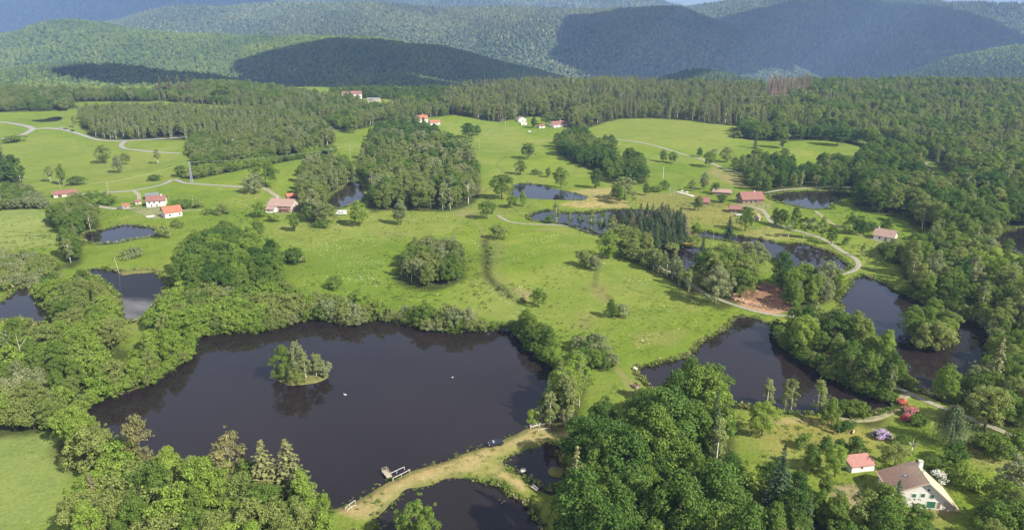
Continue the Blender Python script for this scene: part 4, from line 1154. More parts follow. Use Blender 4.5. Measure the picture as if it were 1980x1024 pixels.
# ------------------------------------------------------------------ trees and bushes that stand by themselves: x, foot, top in the photograph
B, W_, D_, O_, G_, L_, T_ = 'leaf_bright', 'leaf_mid', 'leaf_dark', 'leaf_olive', 'leaf_grey', 'leaf_birch', 'leaf_tan'
SINGLES = [
 (BR,B,695,437,391,'round bright green tree standing alone beside the white camper',1.25),
 (BR,G_,775,435,389,'grey green loose-crowned tree in the meadow with a pale stub at its foot',1.0),
 (BR,W_,942,424,389,'dark rounded tree at the bend where the gravel lane starts',1.3),
 (BR,W_,970,385,338,'tall full tree by the inlet of the north pond',1.3),
 (BR,W_,991,402,378,'low wide tree just below the tall tree by the north pond',1.4),
 (SH,O_,965,462,433,'small olive tree alone in the meadow below the gravel lane',.9),
 (BR,W_,570,447,415,'rounded tree in the grass in front of the grey-roofed farmhouse',1.2),
 (SH,B,530,428,412,'small yellowish bush in front of the grey-roofed farmhouse',1.2),
 (BR,G_,606,428,371,'airy many-stemmed pale tree beside the grey-roofed farmhouse',1.15),
 (BR,L_,632,432,390,'pale tree by the near corner of the wood pond',1.1),
 (SH,W_,622,440,426,'low bush under the pale trees by the wood pond',1.6),
 (BR,W_,515,362,309,'tall round tree above the farm driveway',1.1),
 (BR,G_,493,375,335,'olive loose tree at the end of the western lane',1.2),
 (SH,W_,638,297,286,'lone small bush in the field below the power line',1.5),
 (SH,D_,567,509,480,'dark upright bush east of the dense copse',1.0),
 (SH,O_,580,508,493,'low brownish bush beside the dark upright bush by the copse',1.4),
 (SH,W_,646,558,537,'lone bush in the meadow above the lake thicket',1.3),
 (BR,W_,1041,593,554,'dark round tree near the north-east corner of the large lake',1.0),
 (BR,W_,1182,614,581,'round bush-like tree on the open meadow slope',1.3),
 (SH,G_,1200,612,588,'grey bush leaning against the round tree on the meadow slope',1.0),
 (BR,B,1176,500,450,'round bright green tree beside the gravel lane below the long pond',1.25),
 (WI,O_,1131,515,484,'olive bush at the head of the meadow ditch',.9),
 (WI,G_,1150,522,494,'grey olive bush by the bright tree in the meadow ditch',1.0),
 (BR,W_,1021,307,274,'round tree in the pasture above the north pond',1.2),
 (BR,O_,1006,338,311,'olive tree in the pasture at the west side of the north pond',1.2),
 (SH,W_,1039,338,328,'small bush of the pasture row by the north pond',1.4),
 (BR,W_,1060,343,325,'middle tree of the short row above the north pond',1.3),
 (BR,W_,1084,364,325,'tallest tree of the short row above the north pond',1.0),
 (BR,D_,1152,364,329,'dark tree with a bare top east of the north pond',1.1),
 (BR,W_,1193,394,359,'full green tree on the dry slope above the long pond',1.1),
 (BR,L_,1207,387,339,'tall pale tree on the dry slope above the long pond',1.3),
 (BI,L_,1225,395,372,'thin pale sapling on the dry slope above the long pond',1.0),
 (BR,W_,1249,378,355,'leaning green tree on the lawn above the long pond',1.0),
 (SH,W_,1268,371,359,'rounded bush on the lawn above the long pond',1.5),
 (SH,W_,1283,366,351,'small tree under the white power pole',1.0),
 (BR,W_,1350,407,381,'round tree in front of the small brown hut',1.1),
 (BR,G_,1361,366,337,'grey airy tree behind the small brown hut',1.2),
 (BR,L_,1338,369,350,'pale tree by the white garden terrace',1.2),
 (BR,W_,1383,374,352,'leafy tree at the end of the long low barn',1.2),
 (WI,W_,1395,391,376,'bushes between the long low barn and the open shed',1.4),
 (BR,O_,1282,314,291,'western tree of the pair near the upper lane',1.0),
 (BR,W_,1301,316,292,'eastern tree of the pair near the upper lane',.9),
 (BR,W_,1371,324,295,'round tree beside the bend of the upper lane',1.1),
 (BR,D_,1352,304,287,'dark tree on the crest beside the upper lane',1.2),
 (BR,O_,1404,314,288,'wide olive tree above the lane by the parking yard',1.3),
 (BR,W_,1420,328,306,'green tree between the lane and the belt of trees',1.1),
 (SH,G_,1381,298,289,'pale bush on the crest of the upper meadow',1.6),
 (SP,'needle',1460,287,255,'dark lone conifer at the edge of the upper meadow',.9),
 (WI,O_,1426,267,254,'scrubby bush spreading in the upper meadow',1.6),
 (WI,O_,1448,268,258,'low bush beside the dark lone conifer',1.6),
 (BR,W_,1513,287,252,'airy tree at the meadow edge behind the farm',1.1),
 (SH,W_,1561,267,254,'tiny lone tree in the eastern meadow',1.0),
 (BR,D_,1618,282,250,'broad dark tree standing alone in the eastern meadow',1.6),
 (BR,D_,1663,397,354,'dark tree by the tip of the farm pond',1.2),
 (BR,D_,1703,405,361,'dark layered tree on the grass east of the farm pond',1.15),
 (BR,W_,1498,434,405,'first tree of the avenue along the winding lane',1.1),
 (BR,D_,1510,437,408,'second tree of the avenue along the winding lane',1.1),
 (BI,L_,1524,460,425,'slender sapling on the pond side of the winding lane',1.0),
 (BR,W_,1536,444,405,'full dark tree of the avenue opposite the sapling',1.1),
 (BI,W_,1554,461,419,'slim tree of the avenue beside the mill pond',1.2),
 (BI,L_,1569,462,420,'pale slim tree of the avenue beside the mill pond',1.2),
 (BI,W_,1587,464,423,'taller slim tree near the end of the avenue',1.2),
 (BR,W_,1607,472,441,'last tree of the avenue along the winding lane',.9),
 (WI,D_,1646,441,415,'dark pointed bush west of the white-walled cottage',.8),
 (WI,D_,1662,452,423,'dark full bush west of the white-walled cottage',.9),
 (SH,B,1640,453,437,'bright rounded bush below the dark garden bushes',1.3),
 (SH,D_,1675,446,431,'small dark bush next to the cottage gate',1.2),
 (WI,D_,1713,440,423,'dark bushes behind the roof of the white-walled cottage',1.2),
 (SH,W_,1636,474,460,'small round bush on the grass above the lane bend',.9),
 (BI,W_,1667,497,473,'young tree by the outer bend of the lane',1.1),
 (SH,O_,1710,489,478,'scrubby bush on the slope below the cottage',2.0),
 (BR,W_,1945,498,470,'bright tree at the rim of the shaded pond',1.0),
 (BI,L_,1076,430,391,'tall pale tree rooted on the dam of the long pond',1.3),
 (BR,B,1011,399,371,'bright tree at the western tip of the long pond',1.0),
 (SH,W_,1061,430,417,'low bush on the dam of the long pond',1.5),
 (BI,L_,1102,436,411,'first slim tree of the row below the long pond',1.2),
 (BI,W_,1121,439,410,'second slim tree of the row below the long pond',1.4),
 (BI,L_,1143,445,405,'tallest slim tree of the row below the long pond',1.5),
 (BI,W_,1163,453,410,'fourth slim tree of the row below the long pond',1.5),
 (BR,L_,1183,458,418,'wide pale tree at the end of the row below the long pond',1.0),
 (DS,'needle_dead',1326,464,412,'brown half-dead conifer at the tip of the long pond',1.3),
 (SP,'needle',1409,457,422,'dark conifer on the grass by the mill pond',2.0),
 (BR,D_,1440,446,404,'dark tree in front of the open shed',1.0),
 (SP,'needle',1358,494,448,'thin dark conifer on the strip beside the dark pond',1.0),
 (SH,O_,1302,485,470,'orange-green bush at the edge of the dark pond',1.6),
 (BR,O_,1340,478,452,'olive tree between the dark pond and the mill pond',1.2),
 (SH,B,1348,452,433,'bright small bush by the head of the mill pond',1.2),
 (SP,'needle',12,352,284,'tall dark conifer at the edge of the western field',1.2),
 (BR,D_,32,354,312,'dark round tree by the tall conifer in the western field',1.3),
 (SP,'needle',-12,350,298,'second dark conifer beside the western field',1.2),
 (BR,W_,121,357,326,'small dark tree beside the western lane poles',.9),
 (BI,L_,98,352,325,'pale thin tree beside the western lane poles',1.3),
 (WI,W_,150,357,343,'low scrub trailing along the western power line',1.8),
 (BR,O_,202,316,288,'round olive tree in the western field',1.3),
 (BR,G_,230,334,306,'whitish blossoming tree in the western field',1.3),
 (BR,O_,243,318,297,'olive tree behind the whitish blossoming tree',1.0),
 (BI,L_,306,317,290,'thin tree standing alone above the power line field',1.3),
 (WI,W_,300,349,339,'dark bushes beside the fork of the western lane',2.0),
 (WI,W_,352,341,322,'western bush of the hedge behind the lattice pylon',1.3),
 (WI,W_,378,340,324,'middle bush of the hedge behind the lattice pylon',1.5),
 (WI,B,402,336,319,'eastern bush of the hedge behind the lattice pylon',1.5),
 (SH,W_,345,402,386,'bush on the slope behind the orange-roofed house',1.5),
 (SH,W_,360,402,388,'dark bush east of the orange-roofed house',1.5),
 (SH,O_,384,402,391,'bush at the foot of the thin pole by the orange-roofed house',1.5),
 (WI,O_,430,414,396,'sprawling bush on the lawn east of the orange-roofed house',1.3),
 (SH,W_,404,414,404,'small bush on the lawn east of the orange-roofed house',1.5),
 (WI,B,500,420,392,'yellowish bush west of the grey-roofed farmhouse',.9),
 (WI,W_,498,451,425,'green bush north of the dense copse',.9),
 (SH,W_,342,440,428,'shrub with a dark middle on the bank of the western pond',1.5),
 (SH,O_,321,458,438,'grey shrub at the eastern tip of the western pond',1.2),
 (BR,W_,130,498,451,'full tree standing apart below the western pond',1.0),
 (SH,G_,251,498,484,'pale dome-shaped bush above the pole pond',1.8),
 (SP,'needle_brown',190,1003,935,'brownish conifer with drooping sprays among the lake-side bushes',1.4),
 (BR,T_,277,912,827,'yellowish brown poplar-shaped tree on the near lake bank',.72),
 (BI,T_,452,958,851,'tall brownish white-trunked tree on the near lake bank',1.35),
 (SP,'needle_pale',519,986,880,'pale larch-like conifer by the western end of the grass dam',2.0),
 (SP,'needle_pale',564,978,874,'second pale larch-like conifer by the western end of the grass dam',1.8),
 (BR,B,590,1010,930,'bright tree below the two larch-like conifers',.8),
 (BR,W_,808,1062,980,'bright green tree top at the near edge of the fish pond',.9),
 (SP,'needle_pale',1110,1040,902,'tall ragged conifer at the edge of the wood beside the fish pond',1.15),
 (SP,'needle',1060,812,735,'dark conifer at the corner of the large lake by the grass dam',1.1),
 (SP,'needle',1078,800,728,'slimmer conifer behind the dark conifer by the grass dam',1.0),
 (BR,B,1106,795,728,'bright green tree by the small earth bank above the dam',.8),
 (SP,'needle',1112,850,800,'small dark conifer in the shade of the dense wood',1.2),
 (BR,W_,548,735,676,'leafy dark green tree on the west side of the lake island',.85),
 (BR,G_,578,732,668,'tallest pale tree of the lake island',.6),
 (BI,L_,592,735,684,'white-trunked tree in the middle of the lake island',1.2),
 (BI,L_,612,730,684,'grey green tree with bare white limbs on the lake island',1.5),
 (WI,O_,572,740,714,'olive bush filling the middle of the lake island',1.1),
 (WI,G_,624,728,700,'grey bush overhanging the east tip of the lake island',.9),
 (WI,G_,535,733,712,'pale bush overhanging the west tip of the lake island',.9),
 (BR,D_,1509,556,495,'layered dark tree at the top of the felled timber plot',.9),
 (BR,G_,1597,566,505,'pale willow with bare twigs beside the mill pond outlet',.9),
 (BR,B,1620,574,536,'bright tree over the outlet of the eastern pond',1.0),
 (BI,L_,1482,792,738,'bent white-trunked tree on the south bank of the meadow pond',1.3),
 (BI,L_,1517,792,738,'thin white-trunked tree on the south bank of the meadow pond',1.0),
 (BI,L_,1529,793,736,'tall white-trunked tree with a narrow crown on the pond bank',1.0),
 (BI,L_,1580,794,740,'fuller white-trunked tree on the south bank of the meadow pond',1.5),
 (WI,W_,1603,824,785,'rounded grey green tree by the garden track',.75),
 (BR,B,1473,842,785,'very bright yellow-green tree at the edge of the dense wood',1.15),
 (SH,D_,1637,832,815,'round dark garden bush beside the clipped cone',1.2),
 (WI,D_,1597,872,848,'dark bush west of the row behind the garden shed',1.0),
 (WI,D_,1622,872,852,'dark middle bush of the row behind the garden shed',1.0),
 (WI,D_,1655,880,850,'dark round bush behind the garden shed',1.0),
 (BR,B,1614,920,872,'bright round tree beside the garden shed',1.1),
 (BR,W_,1568,910,866,'darker tree behind the bright round tree by the shed',1.0),
 (SH,W_,1553,864,842,'small bush on the dry lawn near the dense wood',1.0),
 (BR,O_,1728,907,862,'spreading tree between the shed and the big farmhouse',1.1),
 (WI,D_,1742,860,842,'dark bush behind the pollarded tree',1.1),
 (WI,D_,1841,897,864,'dark shrub on the lawn behind the white bush',1.0),
 (WI,B,1853,932,897,'bright leafy shrub at the back of the farmhouse garden',.9),
 (SH,B,1880,948,921,'small bright shrub near the leafy shrub behind the farmhouse',1.1),
 (BR,G_,1956,956,900,'pale flowering tree at the shaded edge of the garden',1.3),
 (WI,W_,1925,884,850,'rounded bush on the dry lawn east of the weeping tree',1.2),
 (WI,W_,1896,868,846,'low bush by the weeping tree on the dry lawn',1.4),
 (WI,W_,1965,882,845,'bush at the far side of the dry lawn',1.2),
 (WI,W_,1800,905,888,'low hedge bush beside the farmhouse chimney',1.5),
 (WI,W_,1775,825,806,'shrub beside the red rhododendron',1.2),
 (BR,B,1824,777,718,'bright tree with a bare trunk on the lane bank by the eastern pond',.95),
 (SP,'needle_pale',1915,765,677,'tall pale conifer on the bank of the eastern pond',1.2),
 (BR,G_,1883,762,710,'grey tree beside the tall pale conifer by the eastern pond',.9),
 (SP,'needle',1723,1020,950,'dark conifer in front of the big farmhouse gable',1.4),
 (BR,D_,1768,1032,982,'dark tree at the farmhouse corner next to the dark conifer',1.0),
 (SP,'needle',1500,1000,890,'dark narrow conifer at the edge of the lower garden',1.2),
 (BR,W_,1595,960,925,'dark bushy tree on the slope below the garden shed',1.0),
 (BR,W_,858,224,206,'western tree by the red-roofed upper farm',1.3),
 (BR,D_,906,268,240,'dark tree in the pasture east of the upper farm',1.5),
 (BR,D_,924,262,243,'smaller tree beside the dark pasture tree',1.2),
 (SH,W_,905,275,264,'bush at the foot of the dark pasture tree',1.8),
 (BR,W_,770,262,240,'round tree below the red roofs of the upper farm',1.2),
 (BR,D_,1032,248,228,'dark tree beside the white outhouse of the far farm',1.2),
 (BR,W_,1056,242,222,'round tree behind the far red-roofed farm',1.4),
 (SP,'needle',1108,232,212,'dark conifer behind the far red-roofed farm',1.2),
 (BR,W_,1135,234,216,'tree at the eastern end of the far farm garden',1.4),
 (BR,O_,1127,262,240,'bushy tree where the upper lane meets the hedgerow',1.2),
 (WI,W_,1160,233,222,'hedge bushes along the far meadow edge',2.0),
 (WI,W_,1195,228,218,'bushes at the corner of the far meadow',2.0),
 (BR,W_,683,258,228,'pale tree in the glade north of the wood',.9),
 (BR,D_,676,240,218,'dark narrow tree in the glade north of the wood',.9),
 (BR,W_,652,246,222,'tree at the western edge of the glade',1.2),
 (BI,L_,697,243,222,'thin pale tree in the glade north of the wood',1.2),
 (BR,W_,430,196,168,'round green wood-edge tree at the western hayfield',1.9),
 (SP,'needle_brown',330,188,152,'brown conifer row end at the western hayfield',1.4),
 (SP,'needle_brown',348,187,151,'brown conifer at the western hayfield',1.4),
 (SP,'needle_brown',366,188,152,'brown conifer beside the round wood-edge tree',1.4),
 (SP,'needle_brown',312,187,154,'brownish conifer standing nearest the western fields',1.3),
 (BR,D_,318,186,170,'green tree at the foot of the brown conifers',1.4),
 (BI,L_,145,247,228,'thin tree beside the western road',1.3),
 (SH,W_,26,275,264,'bush at the western road junction',2.2),
 (WI,O_,122,214,196,'tree by the far white pond',1.2),
 (BR,O_,86,213,203,'small tree in the western field by the far pond',1.2),
]
def single_trees():
    out = []
    for kind, col, x, yb, yt, label, wide in SINGLES:
        p = at(x, yb)
        ppm = px_per_m(p)
        el = math.atan2(CAM_H - p.z, math.hypot(p.x, p.y))
        h = (yb - yt) / ppm / math.cos(el) * 1.04
        out.append((kind, col, p, h, label, wide))
    return out
# ------------------------------------------------------------------ built things
def mats_built():
    M['plaster'] = plain('plaster', (.58,.56,.52), .85, .07, .6)
    M['plaster_warm'] = plain('plaster_warm', (.42,.37,.31), .85, .12, .6)
    M['stone'] = plain('stone', (.40,.36,.31), .9, .35, 1.6, bmp=.05)
    M['roof_orange'] = plain('roof_orange', (.31,.12,.072), .8, .16, .8)
    M['roof_red'] = plain('roof_red', (.20,.098,.082), .8, .18, .8)
    M['roof_pink'] = plain('roof_pink', (.34,.165,.14), .7, .12, .6)
    M['roof_brown'] = plain('roof_brown', (.66,.42,.30), .85, .22, 1.2)
    M['roof_greybrown'] = plain('roof_greybrown', (.27,.185,.155), .85, .18, .6)
    M['roof_slate'] = plain('roof_slate', (.14,.15,.15), .7, .2, .8)
    M['roof_cream'] = plain('roof_cream', (.44,.37,.26), .8, .12, .4)
    M['wood'] = plain('wood', (.20,.14,.10), .85, .3, 2.0)
    M['wood_pale'] = plain('wood_pale', (.34,.29,.23), .85, .2, 2.0)
    M['wood_dark'] = plain('wood_dark', (.09,.065,.05), .85, .3, 2.0)
    M['white'] = plain('white', (.60,.59,.57), .6, .05, 1.0)
    M['green_paint'] = plain('green_paint', (.03,.12,.07), .5, .15, 1.0)
    M['glass'] = plain('glass', (.03,.035,.04), .08, .1, 1.0, .6)
    M['tyre'] = plain('tyre', (.025,.025,.025), .9, .1, 2)
    M['metal'] = plain('metal', (.45,.46,.47), .45, .1, 2, .5, .6)
    M['lattice'] = plain('lattice', (.28,.31,.36), .6, .1, 2)
    M['car_navy'] = plain('car_navy', (.015,.018,.035), .22, .05, 1, .6)
    M['car_white'] = plain('car_white', (.55,.55,.55), .3, .03, 1, .5)
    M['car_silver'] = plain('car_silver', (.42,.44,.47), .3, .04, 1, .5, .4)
    M['car_grey'] = plain('car_grey', (.09,.10,.12), .3, .05, 1, .5)
    M['log'] = plain('log', (.34,.23,.14), .85, .3, 1.5)
    M['log_end'] = plain('log_end', (.48,.36,.23), .85, .12, 2)
    M['rock'] = plain('rock', (.40,.37,.32), .9, .3, 1.2, bmp=.08)
    M['swan'] = plain('swan', (.62,.61,.59), .7, .03, 3)
    M['beak'] = plain('beak', (.55,.22,.04), .6, .05, 3)
    M['duck'] = plain('duck', (.30,.24,.18), .7, .4, 5)
    M['orange'] = plain('orange', (.55,.24,.05), .6, .1, 2)
    for nm, c in (('bloom_purple', (.42,.29,.50)), ('bloom_red', (.42,.045,.085)), ('bloom_pink', (.46,.15,.18)), ('bloom_coral', (.50,.13,.08)), ('bloom_white', (.55,.54,.47))):
        M[nm] = foliage(nm, c, tuple(min(.8, k * 1.15) for k in c), .25, .1)
mats_built()

def frame_of(a, b):
    A, B = at(*a), at(*b); u = (B - A); u.z = 0
    return A, math.atan2(u.y, u.x), u.length

def opening(parent, name, face, u, z, w, h, L, W, pane, frame_m, y0=0.0):
    """a window, door or shutter set 4 cm proud on a wall; face: front (y=0), back, left (x=0), right"""
    f = MB(); p = MB(); t = .09
    def bx(mb, u0, z0, u1, z1, d0, d1):
        if face == 'front': mb.box(u0, -d1, z0, u1, -d0, z1)
        elif face == 'back': mb.box(u0, W + d0, z0, u1, W + d1, z1)
        elif face == 'left': mb.box(-d1, u0, z0, -d0, u1, z1)
        else: mb.box(L + d0, u0, z0, L + d1, u1, z1)
    bx(f, u - w/2 - t, z - t, u - w/2, z + h + t, -.02, .06); bx(f, u + w/2, z - t, u + w/2 + t, z + h + t, -.02, .06)
    bx(f, u - w/2, z + h, u + w/2, z + h + t, -.02, .055); bx(f, u - w/2, z - t, u + w/2, z, -.02, .055)
    bx(p, u - w/2, z, u + w/2, z + h, -.02, .03)
    o = f.build(name, frame_m, parent)
    p.build('panel' if name in ('door', 'garage_door', 'shutter') else 'pane', pane, o)
    return o

def house(name, label, cat, a, b, W, eave, ridge, wall_m, roof_m, axis='x', over=.5, L=None, split=.5, eave2=None, openings=(), chimneys=(), group=None, base=.0, roof_t=.2):
    A, rz, L0 = frame_of(a, b); L = L or L0; eave2 = eave if eave2 is None else eave2
    e = empty(name, A, rz); tag(e, label, cat, group)
    D = (W if axis == 'x' else L)            # profile width
    E = (L if axis == 'x' else W)            # extrusion
    prof = [(0, -1.2), (D, -1.2), (D, eave2), (D * split, ridge), (0, eave)]
    def P(q, z, s): return (s, q, z) if axis == 'x' else (q, s, z)
    w = MB(); lo = [P(q, z, 0) for q, z in prof]; hi = [P(q, z, E) for q, z in prof]
    if axis == 'x': lo, hi = hi, lo
    w.hexa(hi, lo); w.build('wall', wall_m, e)
    s1 = (ridge - eave) / (D * split); s2 = (ridge - eave2) / (D * (1 - split))
    r = MB(); g = .03
    for q0, z0, q1, z1 in ((-over, eave - s1 * over, D * split, ridge), (D + over, eave2 - s2 * over, D * split, ridge)):
        low = [P(q0, z0 + g, -over), P(q1, z1 + g, -over), P(q1, z1 + g, E + over), P(q0, z0 + g, E + over)]
        up = [(x, y, z + roof_t) for x, y, z in low]
        r.hexa(low, up)
    ro = r.build('roof', roof_m, e)
    rc = MB(); rc.tube([P(D * split, ridge + roof_t + .02, -over), P(D * split, ridge + roof_t + .02, E + over)], .14, 6); rc.build('ridge_cap', roof_m, ro)
    for (x, y, zt, sz) in chimneys:
        c = MB(); c.box(x - sz/2, y - sz/2, ridge * .55, x + sz/2, y + sz/2, zt); co = c.build('chimney', M['plaster'], ro)
        c = MB(); c.box(x - sz/2 - .08, y - sz/2 - .08, zt, x + sz/2 + .08, y + sz/2 + .08, zt + .14); c.build('chimney_cap', M['stone'], e)
    for op in openings:
        nm, face, u, z, ww, hh = op[:6]; pane = op[6] if len(op) > 6 else M['glass']
        opening(e, nm, face, u, z, ww, hh, L, W, pane, op[7] if len(op) > 7 else M['white'])
    bpy.context.view_layer.update() if False else None
    return e, L, ro

def tile_field(parent, roof_m, c0, c1, c2, c3, course=.40, roll=.42, name='roof_tiles'):
    """rows of curved tiles over a roof plane: c0 eave start, c1 eave end, c2 ridge end, c3 ridge start"""
    c0, c1, c2, c3 = map(Vector, (c0, c1, c2, c3))
    n = (c1 - c0).cross(c3 - c0).normalized()
    if n.z < 0: n = -n
    ncr = int((c3 - c0).length / course); nro = int((c1 - c0).length / roll)
    V = []; k = 4
    for i in range(ncr):
        for half in (0, 1):
            t = (i + half) / ncr
            for j in range(nro * k + 1):
                s = j / (nro * k)
                p = c0.lerp(c1, s).lerp(c3.lerp(c2, s), t)
                V.append(p + n * (.05 + .045 * math.cos(2 * math.pi * j / k) + (.035 if half == 0 else .0) + random.uniform(-.008, .008)))
    m = nro * k + 1; rows = ncr * 2
    i = np.arange(rows - 1)[:, None]; j = np.arange(m - 1)[None]
    F = np.stack([i*m + j, i*m + j + 1, (i+1)*m + j + 1, (i+1)*m + j], -1).reshape(-1, 4)
    me = np_mesh(name, np.array([tuple(v) for v in V]), F, roof_m)
    o = link(bpy.data.objects.new(name, me), parent); tag(o, kind='stuff'); return o

def build_houses():
    G = M['green_paint']; gl = M['glass']
    # the big white farmhouse in the garden
    a, b = (1719, 976), (1848, 988)
    A, rz, L = frame_of(a, b)
    e, L, ro = house('farmhouse', 'big white farmhouse with a brown tiled roof in the lower garden', 'house', a, b, 8.2, 3.8, 7.5, M['plaster'], M['roof_cream'], 'y', .7, split=.51, eave2=.9,
        openings=[('shutter','front',L*.34,2.9,.95,1.0,G), ('shutter','front',L*.47,3.15,.95,1.0,G), ('shutter','front',L*.605,3.0,.95,1.0,G), ('garage_door','front',L*.615,.25,2.0,1.9,G), ('window','front',L*.54,5.0,.55,.6), ('shutter','front',L*.07,1.5,.8,1.0,G), ('door','front',L*.73,.2,.8,1.9,M['wood'])],
        chimneys=[(L*.56, 7.0, 8.9, .95)])
    s1 = (7.5 - 3.8) / (L * .52)
    z = lambda q: 3.8 + s1 * q + .24
    tile_field(ro, M['roof_brown'], (-.72, -.7, z(-.72)), (-.72, 8.9, z(-.72)), (L*.505, 8.9, z(L*.505)), (L*.505, -.7, z(L*.505)))
    q = L * .28; m = MB(); m.hexa([(q-.5, 3.6, z(q-.5)+.05), (q+.5, 3.6, z(q+.5)+.05), (q+.5, 4.7, z(q+.5)+.05), (q-.5, 4.7, z(q-.5)+.05)], [(q-.5, 3.6, z(q-.5)+.2), (q+.5, 3.6, z(q+.5)+.2), (q+.5, 4.7, z(q+.5)+.2), (q-.5, 4.7, z(q-.5)+.2)])
    sk = m.build('skylight', M['wood_dark'], ro)
    m = MB(); m.hexa([(q-.38, 3.72, z(q-.38)+.2), (q+.38, 3.72, z(q+.38)+.2), (q+.38, 4.58, z(q+.38)+.2), (q-.38, 4.58, z(q-.38)+.2)], [(q-.38, 3.72, z(q-.38)+.22), (q+.38, 3.72, z(q+.38)+.22), (q+.38, 4.58, z(q+.38)+.22), (q-.38, 4.58, z(q-.38)+.22)])
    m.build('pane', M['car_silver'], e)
    m = MB(); m.tube([(L*.47, 2.2, 7.0), (L*.47, 2.2, 9.1)], .11, 8); m.tube([(L*.47, 2.2, 9.1), (L*.47, 2.2, 9.3)], .19, 8); m.build('stove_pipe', M['metal'], e)
    m = MB(); m.hexa([(L*.80, -.06, -.9), (L*.985, -.06, -.9), (L*.985, -.06, .9), (L*.80, -.06, 2.6)], [(L*.80, .02, -.9), (L*.985, .02, -.9), (L*.985, .02, .9), (L*.80, .02, 2.6)]); m.build('stone_wall', M['stone'], e)
    for s in (0, 1):
        q0, z0, q1, z1 = ((-.7, 3.8 - s1*.7, L*.51, 7.5), (L + .7, .9 - (6.8/(L*.49))*.7, L*.51, 7.5))[s]
        m = MB(); m.hexa([(q0, -.78, z0 - .12), (q1, -.78, z1 - .12), (q1, -.70, z1 - .12), (q0, -.70, z0 - .12)], [(q0, -.78, z0 + .2), (q1, -.78, z1 + .2), (q1, -.70, z1 + .2), (q0, -.70, z0 + .2)]); m.build('bargeboard', M['wood_pale'], e)
    # the shed in the garden
    house('garden_shed', 'small white shed with a flat-pitched pink roof in the garden', 'shed', (1646, 914), (1690, 909), 4.2, 1.9, 2.7, M['plaster'], M['roof_pink'], 'x', .35, split=.92,
        openings=[('door','left',1.2,.1,.9,1.9,M['white']), ('window','left',3.0,1.0,.7,.8), ('window','front',3.0,1.0,.7,.6)])
    # western hamlet
    house('house', 'white house with a bright orange-red roof above the western pond', 'house', (320, 422), (353, 417), 9.5, 3.6, 6.6, M['plaster'], M['roof_orange'], 'x', .6,
        openings=[('window','front',3.0,1.0,1.1,1.3), ('window','front',9.0,1.0,1.1,1.3), ('window','left',2.2,.9,1.2,1.4), ('door','left',5.0,.1,1.0,2.0,M['wood']), ('window','left',4.8,3.6,2.6,1.3,M['wood_dark']), ('window','left',7.6,.9,1.0,1.2)])
    house('house', 'white house with a dull red roof just behind the orange-roofed house', 'house', (284, 401), (316, 398), 9, 4.4, 7.0, M['plaster'], M['roof_red'], 'x', .5, L=12,
        openings=[('window','front',2.0,2.6,1.0,1.2), ('window','front',5.0,2.6,1.0,1.2), ('window','front',8.6,2.6,1.0,1.2), ('window','front',3.2,.5,1.0,1.2), ('door','front',6.6,.1,1.0,2.0,M['wood']), ('window','left',4.5,2.2,1.0,1.2)], chimneys=[(9.5, 4.5, 8.0, .8)])
    house('shed', 'dark grey-roofed open shed behind the dull red roof', 'shed', (282, 387), (308, 384), 8, 2.6, 4.2, M['wood'], M['roof_slate'], 'x', .4, openings=[('door','front',4,.1,2.4,2.0,M['wood_dark'])])
    house('shed', 'low red-roofed lean-to joined to the yard wall of the white house', 'shed', (262, 396), (274, 394), 4, 2.0, 2.9, M['plaster_warm'], M['roof_red'], 'x', .3, openings=[('door','front',1.6,.1,.9,1.7,M['wood'])])
    house('shed', 'little orange-brown shed beside the parked white van', 'shed', (237, 404), (250, 403), 4.5, 2.3, 3.2, M['wood_pale'], M['roof_orange'], 'x', .3, openings=[('door','front',2.0,.1,1.6,1.8,M['wood'])])
    house('barn', 'long low barn with a rusty red roof beside the western lane', 'barn', (104, 383), (150, 378), 8, 2.5, 4.3, M['plaster_warm'], M['roof_red'], 'x', .5, openings=[('door','front',4,.1,2.4,2.1,M['wood_dark']), ('window','front',9,1.0,1.0,.9), ('door','front',14,.1,2.2,2.1,M['wood_dark'])])
    # grey-roofed farm by the wood pond
    e, L, ro = house('farmhouse', 'old farmhouse with a broad grey-brown roof by the wood pond', 'house', (519, 408), (575, 411), 12, 4.2, 7.6, M['plaster_warm'], M['roof_greybrown'], 'x', .7, L=17,
        openings=[('window','front',1.6,1.0,1.0,1.2), ('window','front',3.8,1.0,1.0,1.2), ('door','front',9.5,.1,3.2,3.0,M['wood']), ('door','front',13.4,.1,2.6,3.4,M['wood']), ('window','left',6,1.4,1.0,1.2), ('window','left',6,4.6,.8,.9)], chimneys=[(3.5, 7.0, 8.6, .8)])
    m = MB(); m.hexa([(.4,-4.2,-1.2),(6.6,-4.2,-1.2),(6.6,-.003,-1.2),(.4,-.003,-1.2)], [(.4,-4.2,2.3),(6.6,-4.2,2.3),(6.6,-.003,3.7),(.4,-.003,3.7)]); w_ = m.build('lean_to', M['plaster'], e)
    m = MB(); m.hexa([(0,-4.8,2.2),(7,-4.8,2.2),(7,-.75,3.6),(0,-.75,3.6)], [(0,-4.8,2.4),(7,-4.8,2.4),(7,-.75,3.8),(0,-.75,3.8)]); m.build('roof', M['roof_greybrown'], w_)
    m = MB(); m.box(2.0,-4.26,.8,3.1,-4.18,1.9); m.build('window', M['glass'], w_)
    m = MB(); m.hexa([(10.6,-2.2,-1.2),(16.6,-2.2,-1.2),(16.6,-.003,-1.2),(10.6,-.003,-1.2)], [(10.6,-2.2,2.2),(16.6,-2.2,2.2),(16.6,-.003,3.0),(10.6,-.003,3.0)]); w_ = m.build('porch', M['wood'], e)
    m = MB(); m.hexa([(10.3,-2.7,2.1),(16.9,-2.7,2.1),(16.9,-.75,2.85),(10.3,-.75,2.85)], [(10.3,-2.7,2.28),(16.9,-2.7,2.28),(16.9,-.75,3.03),(10.3,-.75,3.03)]); m.build('roof', M['roof_red'], w_)
